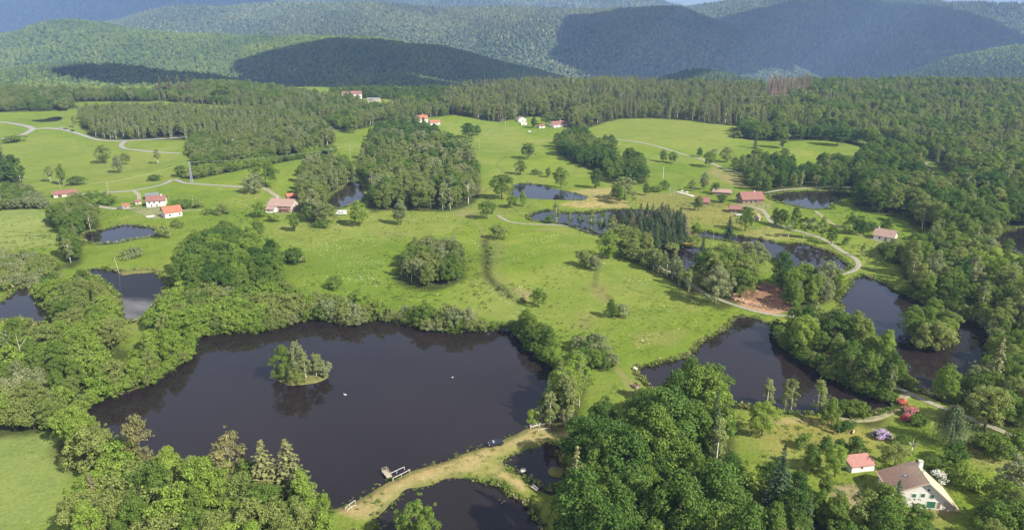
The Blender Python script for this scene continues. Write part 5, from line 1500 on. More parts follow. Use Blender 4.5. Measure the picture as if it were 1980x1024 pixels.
    house('shed', 'small red-roofed shed behind the grey-roofed farmhouse', 'shed', (556, 389), (575, 387), 5, 3.4, 5.0, M['roof_red'], M['roof_orange'], 'x', .3, openings=[('door','front',3,.1,1.8,2.0,M['wood'])])
    # the upper farms
    house('house', 'tall red-roofed house of the upper farm', 'house', (808, 237), (828, 236), 10, 4.5, 8.2, M['plaster'], M['roof_orange'], 'x', .5, L=13, openings=[('window','front',3,1.4,1.2,1.4), ('window','front',7,1.4,1.2,1.4), ('door','front',10,.1,1.2,2.2,M['wood'])], chimneys=[(8, 6.0, 9.2, .9)])
    house('house', 'lower red-roofed white house beside the tall house of the upper farm', 'house', (833, 242), (849, 241), 9, 3.0, 5.2, M['plaster'], M['roof_orange'], 'x', .5, L=12, openings=[('window','front',3,.9,1.2,1.2), ('window','front',8,.9,1.2,1.2)])
    house('house', 'red-roofed farm at the end of the far meadow', 'house', (1071, 247), (1102, 244), 11, 3.6, 6.8, M['plaster'], M['roof_red'], 'x', .6, L=20, openings=[('window','front',4,.9,1.4,1.4), ('window','front',10,.9,1.4,1.4), ('door','front',15,.1,1.6,2.2,M['wood'])], chimneys=[(13, 6, 7.8, .9)])
    house('outhouse', 'small white outhouse west of the far red-roofed farm', 'shed', (1043, 248), (1052, 247.5), 6, 2.6, 4.2, M['plaster'], M['roof_red'], 'x', .4, L=7, openings=[('door','front',3,.1,1.2,2.0,M['wood'])])
    house('house', 'white gabled cottage half hidden in the far farm trees', 'house', (1003, 236), (1016, 235), 9, 3.4, 6.2, M['plaster'], M['roof_greybrown'], 'y', .5, L=10, openings=[('window','front',5,1.2,1.4,1.4)])
    house('shed', 'flat white shed beside the path of the far farm', 'shed', (1008, 242), (1018, 241.5), 4, 2.0, 2.6, M['plaster'], M['white'], 'x', .3, L=7, openings=[('door','front',3,.1,1.2,1.6,M['wood'])])
    # farm by the pond in the east
    house('barn', 'large barn with a broad red roof by the farm pond', 'barn', (1436, 394), (1476, 393), 11, 3.4, 7.4, M['wood'], M['roof_red'], 'x', .8, openings=[('window','front',2.6,.6,1.6,1.4), ('door','front',6.0,.1,2.2,2.2,M['wood_dark']), ('window','front',9.6,.6,1.8,1.4), ('window','left',5,1.0,1.2,1.3)], chimneys=[(10.5, 5.5, 8.3, .7)])
    house('shed', 'open shed with a brown-red roof below the large red barn', 'shed', (1411, 411), (1434, 412), 7, 2.6, 4.4, M['wood_dark'], M['roof_red'], 'x', .6, openings=[('door','front',2.4,.1,3.0,2.0,M['wood_dark'])])
    house('barn', 'long low grey-brown barn behind the garden trees', 'barn', (1378, 377), (1413, 379), 7, 2.6, 4.3, M['wood'], M['roof_greybrown'], 'x', .5, openings=[('window','front',3,.9,1.2,1.0), ('door','front',8,.1,2.0,2.0,M['wood_dark'])])
    house('hut', 'small brown hut with a steep reddish roof on the lawn', 'hut', (1347, 396), (1371, 397), 6, 2.4, 5.0, M['wood'], M['roof_red'], 'x', .6, openings=[('door','right',3,.1,1.2,2.0,M['wood_dark'])])
    house('hut', 'tiny grey wooden hut beside the winding lane', 'hut', (1457, 427), (1464, 428), 4, 2.6, 4.2, M['wood_pale'], M['roof_greybrown'], 'y', .35, L=3.2, openings=[('door','front',1.6,.1,1.0,1.8,M['wood_dark'])])
    house('cottage', 'white-walled cottage with a long brown roof on the eastern slope', 'house', (1688, 462), (1727, 468), 9, 2.6, 5.8, M['plaster'], M['roof_greybrown'], 'x', .5, openings=[('window','front',3.2,.8,1.2,1.2), ('door','front',6.5,.1,1.1,2.0,M['wood']), ('window','front',10,.8,1.2,1.2)], chimneys=[(1.2, 4.5, 7.0, .8)])
    # village over the edge
    for i, (x0, y0, x1, y1, W, ev, rg, wm, rm, lab) in enumerate([
        (661, 191, 671, 191, 9, 4, 7, 'plaster', 'roof_red', 'red-roofed village house seen over the wood edge'),
        (679, 192, 700, 191, 12, 4, 8, 'plaster', 'roof_red', 'wide red-roofed village house among the treetops'),
        (710, 199, 734, 199, 11, 2, 3, 'plaster_warm', 'metal', 'flat white village hall among the treetops'),
        (1200, 197, 1203, 197, 6, 4, 6, 'plaster', 'roof_greybrown', 'tiny pale building at the edge of the conifer forest')][:3]):
        house('house', lab, 'house', (x0, y0), (x1, y1), W, ev + 3.5, rg + 3.5, M[wm], M[rm], 'x', .5, openings=[('window','front',3,ev + 1.2,1.4,1.5), ('window','front',8,ev + 1.2,1.4,1.5)])
    house('hut', 'little wooden sluice hut with a mossy roof on the grass dam by the meadow pond', 'hut', (1229, 752), (1237, 750), 1.6, .7, 1.5, M['wood'], M['wood'], 'y', .2, L=1.8, openings=[('door','front',.9,.1,.5,.5,M['wood_dark'])])

# ------------------------------------------------------------------ vehicles
def car_parts():
    """one hatchback, 4.3 m long, along x"""
    pr = [(-2.1,.35),(-2.15,.75),(-2.0,.98),(-1.55,1.05),(-1.05,1.42),(.35,1.46),(1.0,1.02),(1.85,.88),(2.12,.66),(2.1,.35)]
    body = MB(); hw = .86
    def ring(y, k): return [(x, y, z if z < 1.0 else 1.0 + (z - 1.0)) for x, z in pr]
    L_ = [(x, -(hw - (.16 if z > 1.1 else 0)), z) for x, z in pr]; R_ = [(x, (hw - (.16 if z > 1.1 else 0)), z) for x, z in pr]
    n = len(pr); body.v += L_ + R_
    body.f += [list(range(n)), list(range(n, 2*n))[::-1]] + [[i, n + i, n + (i+1) % n, (i+1) % n] for i in range(n)]
    body.mi += [0] * (n + 2)
    glass = MB()
    for s in (-1, 1): glass.hexa([(-1.35, s*.80, 1.08), (.72, s*.80, 1.08), (.28, s*.72, 1.38), (-1.0, s*.72, 1.36)], [(-1.35, s*.86, 1.08), (.72, s*.86, 1.08), (.28, s*.745, 1.38), (-1.0, s*.745, 1.36)])
    ws = MB(); ws.hexa([(.45, -.66, 1.38), (.95, -.74, 1.06), (.95, .74, 1.06), (.45, .66, 1.38)], [(.47, -.66, 1.42), (.99, -.74, 1.09), (.99, .74, 1.09), (.47, .66, 1.42)])
    rw = MB(); rw.hexa([(-1.15, -.62, 1.36), (-1.52, -.72, 1.09), (-1.52, .72, 1.09), (-1.15, .62, 1.36)], [(-1.17, -.62, 1.39), (-1.56, -.72, 1.11), (-1.56, .72, 1.11), (-1.17, .62, 1.39)])
    wh = MB(); wh.tube([(0, -.1, 0), (0, .1, 0)], .33, 12)
    hl = MB(); hl.box(2.02, -.16, .60, 2.14, .16, .74)
    return dict(body=body, glass=glass, ws=ws, rw=rw, wh=wh, hl=hl)
CAR = None
def car(label, px, heading, paint, group=None, sc=1.0, bonnet=None):
    global CAR
    if CAR is None:
        c = car_parts(); CAR = {k: None for k in c}
        CAR['glass'] = c['glass'].mesh('side_window', M['glass']); CAR['ws'] = c['ws'].mesh('windscreen', M['car_silver']); CAR['rw'] = c['rw'].mesh('rear_window', M['glass'])  # windscreen in pale silver: its bright reflection is put into the colour
        CAR['wh'] = c['wh'].mesh('wheel', M['tyre']); CAR['hl'] = c['hl'].mesh('headlight', M['white']); CAR['body'] = {}
        CAR['_b'] = c['body']
    if paint not in CAR['body']: CAR['body'][paint] = CAR['_b'].mesh('body', M[paint])
    p = at(*px); e = empty('parked_car', p + Vector((0, 0, .12)), heading, sc); tag(e, label, 'car', group)
    link(bpy.data.objects.new('body', CAR['body'][paint]), e)
    for nm, k in (('side_windows', 'glass'), ('windscreen', 'ws'), ('rear_window', 'rw')): link(bpy.data.objects.new(nm, CAR[k]), e)
    for x in (-1.3, 1.3):
        for y in (-.78, .78):
            w = link(bpy.data.objects.new('wheel', CAR['wh']), e); w.location = (x, y, .33)
    for y in (-.6, .6):
        h = link(bpy.data.objects.new('headlight', CAR['hl']), e); h.location = (0, y, 0)
    return e

def build_vehicles():
    car('dark navy car with a painted bright reflection on its windscreen parked on the grass dam', (959, 860), R(196), 'car_navy')
    car('small white van parked beside the little orange-brown shed', (243, 401), R(185), 'car_white', sc=(1.1, 1.1, 1.35))
    car('dark grey car standing in front of the parked white van', (233, 404), R(30), 'car_grey')
    car('pale silver car leading the line on the western road', (117, 248.5), R(170), 'car_silver', 'cars on the western road', 1.15)
    car('grey car in the middle of the line on the western road', (127, 250.5), R(168), 'car_grey', 'cars on the western road', 1.15)
    car('dark car last in the line on the western road', (140, 254), R(160), 'car_navy', 'cars on the western road', 1.15)
    car('white car parked below the open brown-red shed', (1428, 417), R(10), 'car_white')
    car('white car on the parking yard by the upper lane', (1446, 337), R(150), 'car_white')
    car('silver car on the far side of the parking yard', (1470, 341), R(160), 'car_silver')
    car('pale car alone on the pasture below the far farm', (1024, 256), R(20), 'car_silver')
    car('white car among trees at the edge of the felled wood beside the garden', (1483, 966), R(60), 'car_white')
    # camper van
    p = at(664, 415); e = empty('camper_van', p, R(-2)); tag(e, 'white camper van parked in the meadow beside the round bright tree', 'camper van')
    b = MB(); b.hexa([(-3.6,-1.1,.45),(2.2,-1.1,.45),(2.2,1.1,.45),(-3.6,1.1,.45)], [(-3.6,-1.1,2.75),(1.9,-1.1,2.85),(1.9,1.1,2.85),(-3.6,1.1,2.75)]); b.build('body', M['car_white'], e)
    b = MB(); b.hexa([(-5.2,-1.0,.45),(-3.62,-1.0,.45),(-3.62,1.0,.45),(-5.2,1.0,.45)], [(-4.5,-.95,1.9),(-3.62,-.95,2.3),(-3.62,.95,2.3),(-4.5,.95,1.9)]); b.build('cab', M['car_white'], e)
    b = MB(); b.hexa([(-5.02,-.85,.98),(-4.58,-.85,1.84),(-4.58,.85,1.84),(-5.02,.85,.98)], [(-5.07,-.85,1.0),(-4.62,-.85,1.88),(-4.62,.85,1.88),(-5.07,.85,1.0)]); b.build('windscreen', M['glass'], e)
    for x in (-2.4, -.4):
        b = MB(); b.box(x-.45, -1.13, 1.5, x+.45, -1.09, 2.1); b.build('window', M['glass'], e)
    for x in (-4.2, .9):
        for y in (-1, 1):
            b = MB(); b.tube([(x, y*.85, .36), (x, y*1.05, .36)], .36, 10); b.build('wheel', M['tyre'], e)

# ------------------------------------------------------------------ poles, rails, jetty, bench, logs
TOPS = {}
def pole(key, label, foot, h, mat, arm=True, name='utility_pole', lean=0):
    p = at(*foot); e = empty(name, p, R(20)); tag(e, label, 'pole')
    m = MB(); m.tube([(0,0,-.5), (lean*.5,0,h*.5), (lean,0,h)], [.17, .15, .12], 8); m.build('post', mat, e)
    if arm:
        m = MB(); m.box(lean-.08, -.9, h - .55, lean+.08, .9, h - .40); m.build('crossarm', mat, e)
        for y in (-.8, 0, .8):
            m = MB(); m.tube([(lean, y, h - .4 if y else h), (lean, y, h - .15 if y else h + .2)], .06, 6); m.build('insulator', M['white'], e)
    TOPS[key] = (p + Vector((lean, 0, h)))
def wire(label, a, b, sag, offs=(-.8, .8)):
    A, B = TOPS[a], TOPS[b]; d = (B - A); s = Vector((-d.y, d.x, 0)).normalized()
    m = MB()
    for o in offs:
        pts = [A.lerp(B, t) + s * o - Vector((0, 0, sag * 4 * t * (1 - t) + .3)) for t in [i / 10 for i in range(11)]]
        m.tube(pts, .022, 4)
    w = m.build('power_cable', M['wire']); tag(w, label, 'cable')
def build_poles():
    M['wire'] = plain('wire', (.50,.50,.47), .6, .1, 1)
    pole('a', 'weathered utility pole at the scrub below the long red barn', (5, 402), 9, M['wood_pale'])
    pole('b', 'utility pole beside the dark tree in the western field', (42, 361), 8.5, M['wood_pale'])
    pole('c', 'utility pole beside the thin pale trees of the western lane', (117, 366), 8, M['wood_pale'])
    pole('d', 'utility pole beside the western lane above the hedge', (210, 374), 8.5, M['wood_pale'])
    pole('f', 'grey utility pole in the field north of the wood pond', (678, 301), 10.5, M['lattice'])
    pole('g', 'grey utility pole in the pasture east of the central wood', (927, 288), 10.5, M['lattice'])
    pole('h', 'white pole in the pasture below the far farm', (977, 248), 13, M['lattice'])
    pole('i', 'white concrete pole in the pasture beside the hedgerow', (1282, 345), 10, M['white'])
    pole('j', 'thin pole beside the orange-roofed house', (374, 399), 8.5, M['wood_pale'], False)
    pole('k', 'wooden pole in front of the white-walled cottage', (1695, 476), 8, M['wood_pale'], False)
    pole('l', 'slim pale pole among the trees by the mill pond', (1377, 487), 12, M['wood_pale'], False)
    pole('m', 'pale slim pole standing in the pole pond beside the grassy spit', (230, 527), 8.5, M['wood_pale'], False, lean=-.9)
    pole('n', 'tall pole rising over the forest behind the upper meadow', (1412, 222), 24, M['lattice'])
    pole('o', 'tall pole rising over the great eastern forest', (1603, 207), 26, M['lattice'])
    # lattice pylon
    p = at(371, 353); e = empty('pylon', p, R(10)); tag(e, 'blue grey lattice pylon at the hedge by the western lane', 'pylon'); h = 17.0
    for sx in (-1, 1):
        for sy in (-1, 1):
            m = MB(); m.tube([(sx*.85, sy*.85, -.3), (sx*.25, sy*.25, h)], .10, 5); m.build('leg', M['lattice'], e)
    m = MB(); n = 9
    for i in range(n):
        z0, z1 = h*i/n, h*(i+1)/n; r0, r1 = .85 - .6*i/n, .85 - .6*(i+1)/n
        for k in range(4):
            c = [(-1,-1),(1,-1),(1,1),(-1,1)]; u, v = c[k], c[(k+1) % 4]
            m.tube([(u[0]*r0, u[1]*r0, z0), (v[0]*r1, v[1]*r1, z1)], .05, 4, False); m.tube([(v[0]*r0, v[1]*r0, z0), (u[0]*r1, u[1]*r1, z1)], .05, 4, False)
    m.build('bracing', M['lattice'], e)
    m = MB(); m.box(-.12, -2.0, h - .5, .12, 2.0, h - .25); m.build('crossarm', M['lattice'], e)
    TOPS['e'] = p + Vector((0, 0, h))
    for a, b, s, l in (('a','b',1,'cable pair over the scrub at the western edge'), ('b','c',.8,'cable pair across the western field corner'), ('c','d',.8,'cable pair along the western lane'), ('d','e',1.2,'cable pair rising from the lane to the lattice pylon'),
                       ('e','f',3.5,'long cable pair from the lattice pylon across the field'), ('f','g',3,'cable pair passing over the central wood'), ('g','h',1.5,'cable pair across the eastern pasture'), ('n','o',4,'cable pair over the eastern forest')):
        wire(l, a, b, s)

def rail(label, pts, h=.55, group=None):
    """a white rail on short posts"""
    W = [at(*q) for q in pts]; c = W[0]
    e = empty('guard_rail', c); tag(e, label, 'railing', group)
    loc = [w - c for w in W]
    m = MB()
    m.tube([l + Vector((0, 0, h)) for l in loc], .06, 6); m.build('rail', M['white'], e)
    tot = sum((loc[i+1] - loc[i]).length for i in range(len(loc) - 1)); n = max(2, int(tot / 2.2))
    ds = [0]
    for i in range(len(loc) - 1): ds.append(ds[-1] + (loc[i+1] - loc[i]).length)
    for k in range(n + 1):
        t = tot * k / n; i = max(j for j in range(len(ds)) if ds[j] <= t + 1e-6); i = min(i, len(loc) - 2)
        q = loc[i].lerp(loc[i+1], (t - ds[i]) / max(1e-6, ds[i+1] - ds[i]))
        m = MB(); m.box(q.x - .05, q.y - .05, q.z - .4, q.x + .05, q.y + .05, q.z + h - .02); m.build('post', M['white'], e)

def build_small():
    rail('white rail on the lake side of the dam beside the jetty', [(752, 919), (767, 912), (782, 905)])
    rail('white rail on the grass side of the dam behind the jetty', [(760, 927), (776, 919), (792, 911)])
    rail('curved white rail on the lake side of the dam at its western end', [(668, 985), (676, 977), (687, 970)])
    rail('curved white rail on the grass side of the dam at its western end', [(672, 987), (680, 981), (688, 978)], .4)
    rail('white rail by the lake at the eastern end of the dam', [(1026, 828), (1043, 824), (1060, 820)])
    rail('short white rail beside the spillway at the eastern end of the dam', [(1041, 834), (1063, 829)])
    # jetty
    A = at(752, 921); B = at(743, 910); d = B - A; d.z = 0; L = d.length; rz = math.atan2(d.y, d.x)
    e = empty('jetty', (A.x, A.y, 0), rz); tag(e, 'small wooden jetty with a railing reaching into the large lake', 'jetty')
    n = int((L + 1) / .32)
    pm = MB(); pm.box(0, -.75, .22, .27, .75, .30); pme = pm.mesh('plank', M['wood_pale'])
    for i in range(n):
        o = link(bpy.data.objects.new('plank', pme), e); o.location = (-.6 + i * .32, random.uniform(-.04, .04), random.uniform(-.01, .01))
    for x in (0.2, L * .5, L - .1):
        for y in (-.68, .68):
            m = MB(); m.tube([(x, y, -1.8), (x, y, 1.25)], .08, 6); m.build('post', M['wood_pale'], e)
    for y in (-.68, .68):
        m = MB(); m.tube([(L*.4, y, 1.2), (L - .1, y, 1.2)], .05, 5); m.tube([(L*.4, y, .75), (L - .1, y, .75)], .04, 5); m.build('handrail', M['wood_pale'], e)
    m = MB(); m.tube([(L - .1, -.68, 1.2), (L - .1, .68, 1.2)], .05, 5); m.tube([(L - .1, -.68, .75), (L - .1, .68, .75)], .04, 5); m.build('handrail', M['wood_pale'], e)
    # bench by the fish pond
    p = at(1033, 946); e = empty('bench', p, R(-50)); tag(e, 'weathered white bench at the corner of the grass spit', 'bench')
    for k in range(3):
        m = MB(); m.box(-1.1, -.3 + k*.22, .45, 1.1, -.12 + k*.22, .5); m.build('slat', M['wood_pale'], e)
    m = MB(); m.box(-1.1, .36, .6, 1.1, .41, 1.0); m.build('backrest', M['white'], e)
    for x in (-.9, .9):
        m = MB(); m.box(x-.05, -.28, -.1, x+.05, -.2, .44); m.box(x-.05, .3, -.1, x+.05, .355, 1.0); m.build('leg', M['wood'], e)
    # garden bench log
    p = at(1650, 836); e = empty('log_bench', p, R(55)); tag(e, 'pale log bench on the lawn beside the round dark bush', 'bench')
    m = MB(); m.tube([(-1.2, 0, .38), (1.2, 0, .38)], .25, 8); m.build('seat', M['log_end'], e)
    for x in (-.8, .8): m = MB(); m.box(x-.12, -.2, -.2, x+.12, .2, .2); m.build('leg', M['log'], e)
    # birds
    def bird(name, label, px, hd, s, mat, neck, group=None):
        p = at(*px); zw = 0 - WATER_DROP
        e = empty(name, (p.x, p.y, zw), hd, s); tag(e, label, name, group)
        pts = [(-.78,0,.26),(-.6,0,.22),(-.25,0,.17),(.15,0,.17),(.42,0,.22),(.52,0,.36),(.50,0,.36+neck*.5),(.50,0,.36+neck),(.58,0,.43+neck),(.70,0,.40+neck)]
        m = MB(); m.tube(pts, [.03,.14,.27,.28,.2,.10,.065,.06,.075,.035], 10)
        for k, v in enumerate(m.v):
            pass
        m.build('body', mat, e, True)
        m = MB(); m.tube([(.69,0,.40+neck), (.84,0,.36+neck)], [.035, .015], 6); m.build('beak', M['beak'], e)
        for y in (-1, 1):
            m = MB(); m.tube([(.28,y*.17,.30), (-.1,y*.26,.32), (-.55,y*.16,.33), (-.85,y*.05,.33)], [.04,.10,.08,.02], 7); m.build('wing', mat, e, True)
    bird('swan', 'white swan floating on the large lake near the island', (667, 761), R(160), .75, M['swan'], .55)
    bird('swan', 'small distant white swan in the middle of the large lake', (875, 727), R(20), .45, M['swan'], .55)
    for k, (x, y) in enumerate([(966, 964), (971, 969), (975, 966)]):
        bird('duck', 'pale duck swimming on the fish pond %s' % ('nearest the bank', 'in the middle of the three', 'farthest from the dam')[k], (x, y), R(30 + 70 * k), .6, M['duck'], .12, 'ducks on the fish pond')
    # log piles beside the felled plot
    lm = MB(); lm.tube([(-2.0, 0, 0), (2.0, 0, 0)], [.22, .19], 8, False); lme = lm.mesh('log', M['log'], True)
    em = MB(); em.tube([(-2.02, 0, 0), (-1.98, 0, 0)], [.21, .21], 8); em.tube([(1.98, 0, 0), (2.02, 0, 0)], [.19, .19], 8); eme = em.mesh('cut_end', M['log_end'])
    def pile(label, px, hd, n, spread, s=1.0, tilt=.25):
        p = at(*px); e = empty('log_pile', p, hd); tag(e, label, 'log pile', None)
        for k in range(n):
            o = link(bpy.data.objects.new('log', lme), e); o.location = (random.uniform(-.5, .5), (k - n/2) * spread + random.uniform(-.1, .1), .2 + (.35 if k % 3 == 2 else 0)); o.rotation_euler = (0, random.uniform(-.04, .04), random.uniform(-tilt, tilt)); o.scale = (s * random.uniform(.75, 1.15), s, s)
            q = link(bpy.data.objects.new('cut_end', eme), o)
    pile('loose pile of cut logs nearest the tall trees by the lane', (1416, 570), R(12), 5, .6)
    pile('small pile of logs beside the lane under the tall trees', (1421, 577), R(25), 6, .6)
    pile('long pile of pale cut logs in the middle of the lane edge', (1441, 583), R(40), 9, .55)
    pile('spread pile of logs at the brown clearing by the lane', (1468, 590), R(62), 13, .5)
    pile('small scatter of logs at the eastern end of the lane clearing', (1490, 596), R(80), 8, .6, .8)
    pile('row of short logs lying in the meadow below the long pond', (1050, 446), R(95), 16, .75, .62, .15)
    # rhododendrons and white garden bushes
    def bloom(label, px, h, mat, wide, name='rhododendron'):
        h *= .85; p = at(*px); e = empty(name, p, random.uniform(0, 6), (h/3*wide, h/3*wide, h/3)); tag(e, label, 'flowering bush')
        tm, cm = PROTO['shrub']['items'][1]
        link(bpy.data.objects.new('stem', tm), e)
        c = link(bpy.data.objects.new('leaves', cm), e); c.material_slots[0].link = 'OBJECT'; c.material_slots[0].material = M['leaf_dark']; c.scale = (.93,)*3
        c = link(bpy.data.objects.new('blossom', PROTO['shrub']['items'][2][1]), e); c.material_slots[0].link = 'OBJECT'; c.material_slots[0].material = M[mat]; c.scale = (1.30, 1.30, .99)
    bloom('purple rhododendron in flower on the garden lawn', (1701, 845), 3.0, 'bloom_purple', 1.25)
    bloom('small pale purple rhododendron beside the large purple one', (1717, 846), 1.8, 'bloom_purple', 1.0)
    bloom('coral red rhododendron nearest the lane', (1744, 785), 2.8, 'bloom_coral', 1.2)
    bloom('pinkish red rhododendron between the coral and crimson ones', (1758, 802), 3.2, 'bloom_pink', 1.25)
    bloom('crimson rhododendron on the lawn edge', (1752, 815), 2.4, 'bloom_red', 1.1)
    bloom('white rhododendron beside the crimson one', (1761, 815), 1.7, 'bloom_white', 1.1)
    bloom('round white flowering bush behind the big farmhouse', (1813, 931), 3.6, 'bloom_white', 1.0, 'flowering_bush')
    bloom('dark red bush west of the white-walled cottage', (1686, 445), 2.6, 'bloom_red', 1.1, 'flowering_bush')
    bloom('pale lilac bush below the dark garden bushes of the cottage', (1643, 437), 2.0, 'bloom_purple', 1.0, 'flowering_bush')
    # clipped cone
    p = at(1617, 839); e = empty('clipped_cone', p, 0, 1); tag(e, 'dark narrow clipped conifer beside the round dark garden bush', 'conifer')
    me, C, cr = crown_mesh('crown', 888, .1, 3.6, .9, 26, 1300, .26, .42, 'flame'); me.materials.append(M['needle']); link(bpy.data.objects.new('crown', me), e)
    m = MB(); m.tube([(0,0,-.3), (0,0,2.5)], .08, 6); m.build('trunk', M['bark'], e)
    # weeping conifer
    p = at(1835, 862); e = empty('weeping_conifer', p, 0, 1); tag(e, 'tall weeping conifer with hanging curtains of foliage in the garden', 'conifer')
    r = np.random.default_rng(77); Ps, Ns = [], []; H = 13.0; limbs = []
    for k in range(110):
        a = r.uniform(0, 6.28); z = H * (.38 + .62 * r.random() ** .7); l = (1.8 + (H - z) * .78) * r.uniform(.6, 1.15)
        tip = np.array([math.cos(a) * l, math.sin(a) * l, z - .12 * l]); limbs.append((z, tip))
        for s in np.linspace(.3, 1, 5):
            b = np.array([tip[0] * s, tip[1] * s, z + .25 * math.sin(s * 3) - .12 * l * s])
            drop = r.uniform(.35, 1.0) * min(b[2] - .3, 5.5); m_ = max(3, int(drop / .24)); t = np.linspace(0, 1, m_)
            Ps.append(b + np.stack([r.normal(0, .10, m_), r.normal(0, .10, m_), -t * drop], -1)); Ns.append(np.stack([np.full(m_, math.cos(a)), np.full(m_, math.sin(a)), np.full(m_, .35)], -1))
    V, F = leaf_quads(np.vstack(Ps), np.vstack(Ns), .38, r, .4); me = np_mesh('crown', V, F, M['needle_weep']); link(bpy.data.objects.new('crown', me), e)
    m = MB(); m.tube([(0,0,-.5), (.2,0,4), (-.1,.1,9), (.1,0,H)], [.4,.3,.2,.05], 8)
    for z, tip in limbs[::2]: m.tube([(0,0,z), tuple(tip*.5 + np.array([0,0,z*.5 + .2])), tuple(tip)], [.09,.06,.02], 5, False)
    m.build('trunk', M['bark'], e, True)
    # pollarded tree with a pale trunk
    p = at(1759, 880); e = empty('pollarded_tree', p, 0, 1); tag(e, 'pollarded tree with a pale bare trunk beside the garden shed lawn', 'tree')
    m = MB(); m.tube([(0,0,-.4), (.15,0,1.6), (.35,.1,3.0)], [.3,.26,.22], 8)
    for a in range(6):
        t = a * 1.05; m.tube([(.35,.1,2.8), (.35 + math.cos(t)*1.1, .1 + math.sin(t)*1.1, 4.0), (.35 + math.cos(t)*1.6, .1 + math.sin(t)*1.4, 4.5)], [.14,.09,.04], 6)
    m.build('trunk', M['bark_dead'], e, True)
    me, C, cr = crown_mesh('crown', 889, 3.6, 6.0, 2.6, 16, 380, .32, .7, 'round'); me.materials.append(M['leaf_mid']); link(bpy.data.objects.new('crown', me), e)
    # bare dead trees
    def dead(label, px, h, seed):
        p = at(*px); e = empty('dead_tree', p, seed, 1); tag(e, label, 'tree')
        rr = random.Random(seed); m = MB(); m.tube([(0,0,-.5), (.1,0,h*.4), (.3,.1,h*.75), (.2,.2,h)], [.22,.16,.10,.03], 7); m.build('trunk', M['bark_dead'], e, True)
        for k in range(9):
            z = h * rr.uniform(.3, .85); a = rr.uniform(0, 6.28); l = h * rr.uniform(.18, .36)
            m = MB(); m.tube([(.15,.05,z), (math.cos(a)*l*.5, math.sin(a)*l*.5, z + l*.45), (math.cos(a)*l, math.sin(a)*l, z + l*1.0)], [.07,.05,.015], 5); m.build('limb', M['bark_dead'], e, True)
    dead('bare bleached dead tree standing in the thicket near the west meadow', (48, 712), 13.5, 3)
    dead('thinner bleached dead tree behind the bare one in the thicket', (24, 700), 13, 5)
    dead('bare dead tree on the lawn above the long pond', (1296, 384), 9.5, 9)
    dead('second bare dead tree on the lawn beside the first', (1303, 382), 7.5, 12)
    dead('leafless bush-like snag at the edge of the dense wood', (1335, 845), 13, 21)
    # low white terrace wall
    A, rz, L = frame_of((1306, 372), (1338, 380)); e = empty('garden_terrace', A, rz); tag(e, 'low white garden terrace above the long pond lawn', 'terrace')
    m = MB(); m.box(0, 0, -.5, L, 3.4, .35); m.build('paving', M['plaster'], e)
    m = MB(); m.box(0, -.25, -.6, L, -.003, .75); m.build('wall', M['white'], e)
    for x in (L*.3, L*.6):
        m = MB(); m.tube([(x, 1.6, .35), (x, 1.6, 2.5)], .05, 6); m.tube([(x, 1.6, 2.2), (x, 1.6, 2.7)], [1.4, .05], 8); m.build('parasol', M['white'], e)
    A, rz, L = frame_of((288, 420), (300, 418)); e = empty('terrace', A, rz); tag(e, 'white paved terrace at the gable of the orange-roofed house', 'terrace')
    m = MB(); m.box(-1, 0, -.6, L, 3.5, .3); m.build('paving', M['plaster'], e)
    # boulders at the lake corner
    k = 0
    for lab, px, s in (('large pale boulder at the corner of the large lake and the dam', (1035, 818), 1.5), ('smaller boulder beside the large pale boulder by the dam', (1043, 816), 1.0), ('low flat stone in the water beside the dam corner', (1029, 822), .9), ('rough boulder at the tip of the back pond outlet', (1012, 909), .9), ('pale stone on the shore of the meadow pond beside the sluice hut', (1228, 712), 1.1)):
        p = at(*px); e = empty('boulder', p, k, s); tag(e, lab, 'boulder'); k += 1
        bm = bmesh.new(); bmesh.ops.create_icosphere(bm, subdivisions=2, radius=1.0)
        rr = random.Random(k)
        for v in bm.verts: v.co *= rr.uniform(.82, 1.12); v.co.z *= .62
        me = bpy.data.meshes.new('stone'); bm.to_mesh(me); bm.free(); me.materials.append(M['rock']); link(bpy.data.objects.new('stone', me), e)

# ------------------------------------------------------------------ islets, bank plants, tufts, timber waste
def islet(name, px_pts, top, rim=None):
    w = proj_poly(catmull(px_pts, 3)); c = w.mean(0); n = len(w); V = []; rings = [(1.12, -2.2), (1.0, -.42), (.9, .05), (.6, top * .8), (.25, top)]
    for k, z in rings:
        for q in w: d = c + (q - c) * k; V.append((d[0], d[1], z + (vnoise(d[0], d[1], 2.2, 8) - .5) * .35 * (z > -1)))
    V.append((c[0], c[1], top)); F = []
    for r_ in range(len(rings) - 1):
        for i in range(n): j = (i+1) % n; F.append((r_*n + i, r_*n + j, (r_+1)*n + j, (r_+1)*n + i))
    F += [((len(rings)-1)*n + i, (len(rings)-1)*n + (i+1) % n, len(V)-1) for i in range(n)]
    m = MB(); m.add(V, F); me = m.mesh(name, [M['islet_soil']], True)
    bm = bmesh.new(); bm.from_mesh(me); bmesh.ops.recalc_face_normals(bm, faces=bm.faces); bm.to_mesh(me); bm.free()
    o = link(bpy.data.objects.new(name, me)); tag(o, kind='structure')
def build_islets():
    M['islet_soil'] = plain('islet_soil', (.115,.115,.035), .95, .45, .7)
    islet('islet', [(530,726),(545,718),(580,712),(615,712),(633,720),(632,728),(612,737),(585,741),(560,742),(543,736)], .9)
    islet('islet', [(1752,628),(1775,616),(1805,612),(1838,622),(1846,642),(1832,658),(1800,664),(1768,654)], .8)
    islet('islet', [(1060,905),(1075,901),(1092,905),(1094,915),(1080,920),(1064,916)], .5)
    islet('grass_spit', [(231,523),(255,521),(285,518),(296,520),(290,525),(260,527),(236,530)], .4)

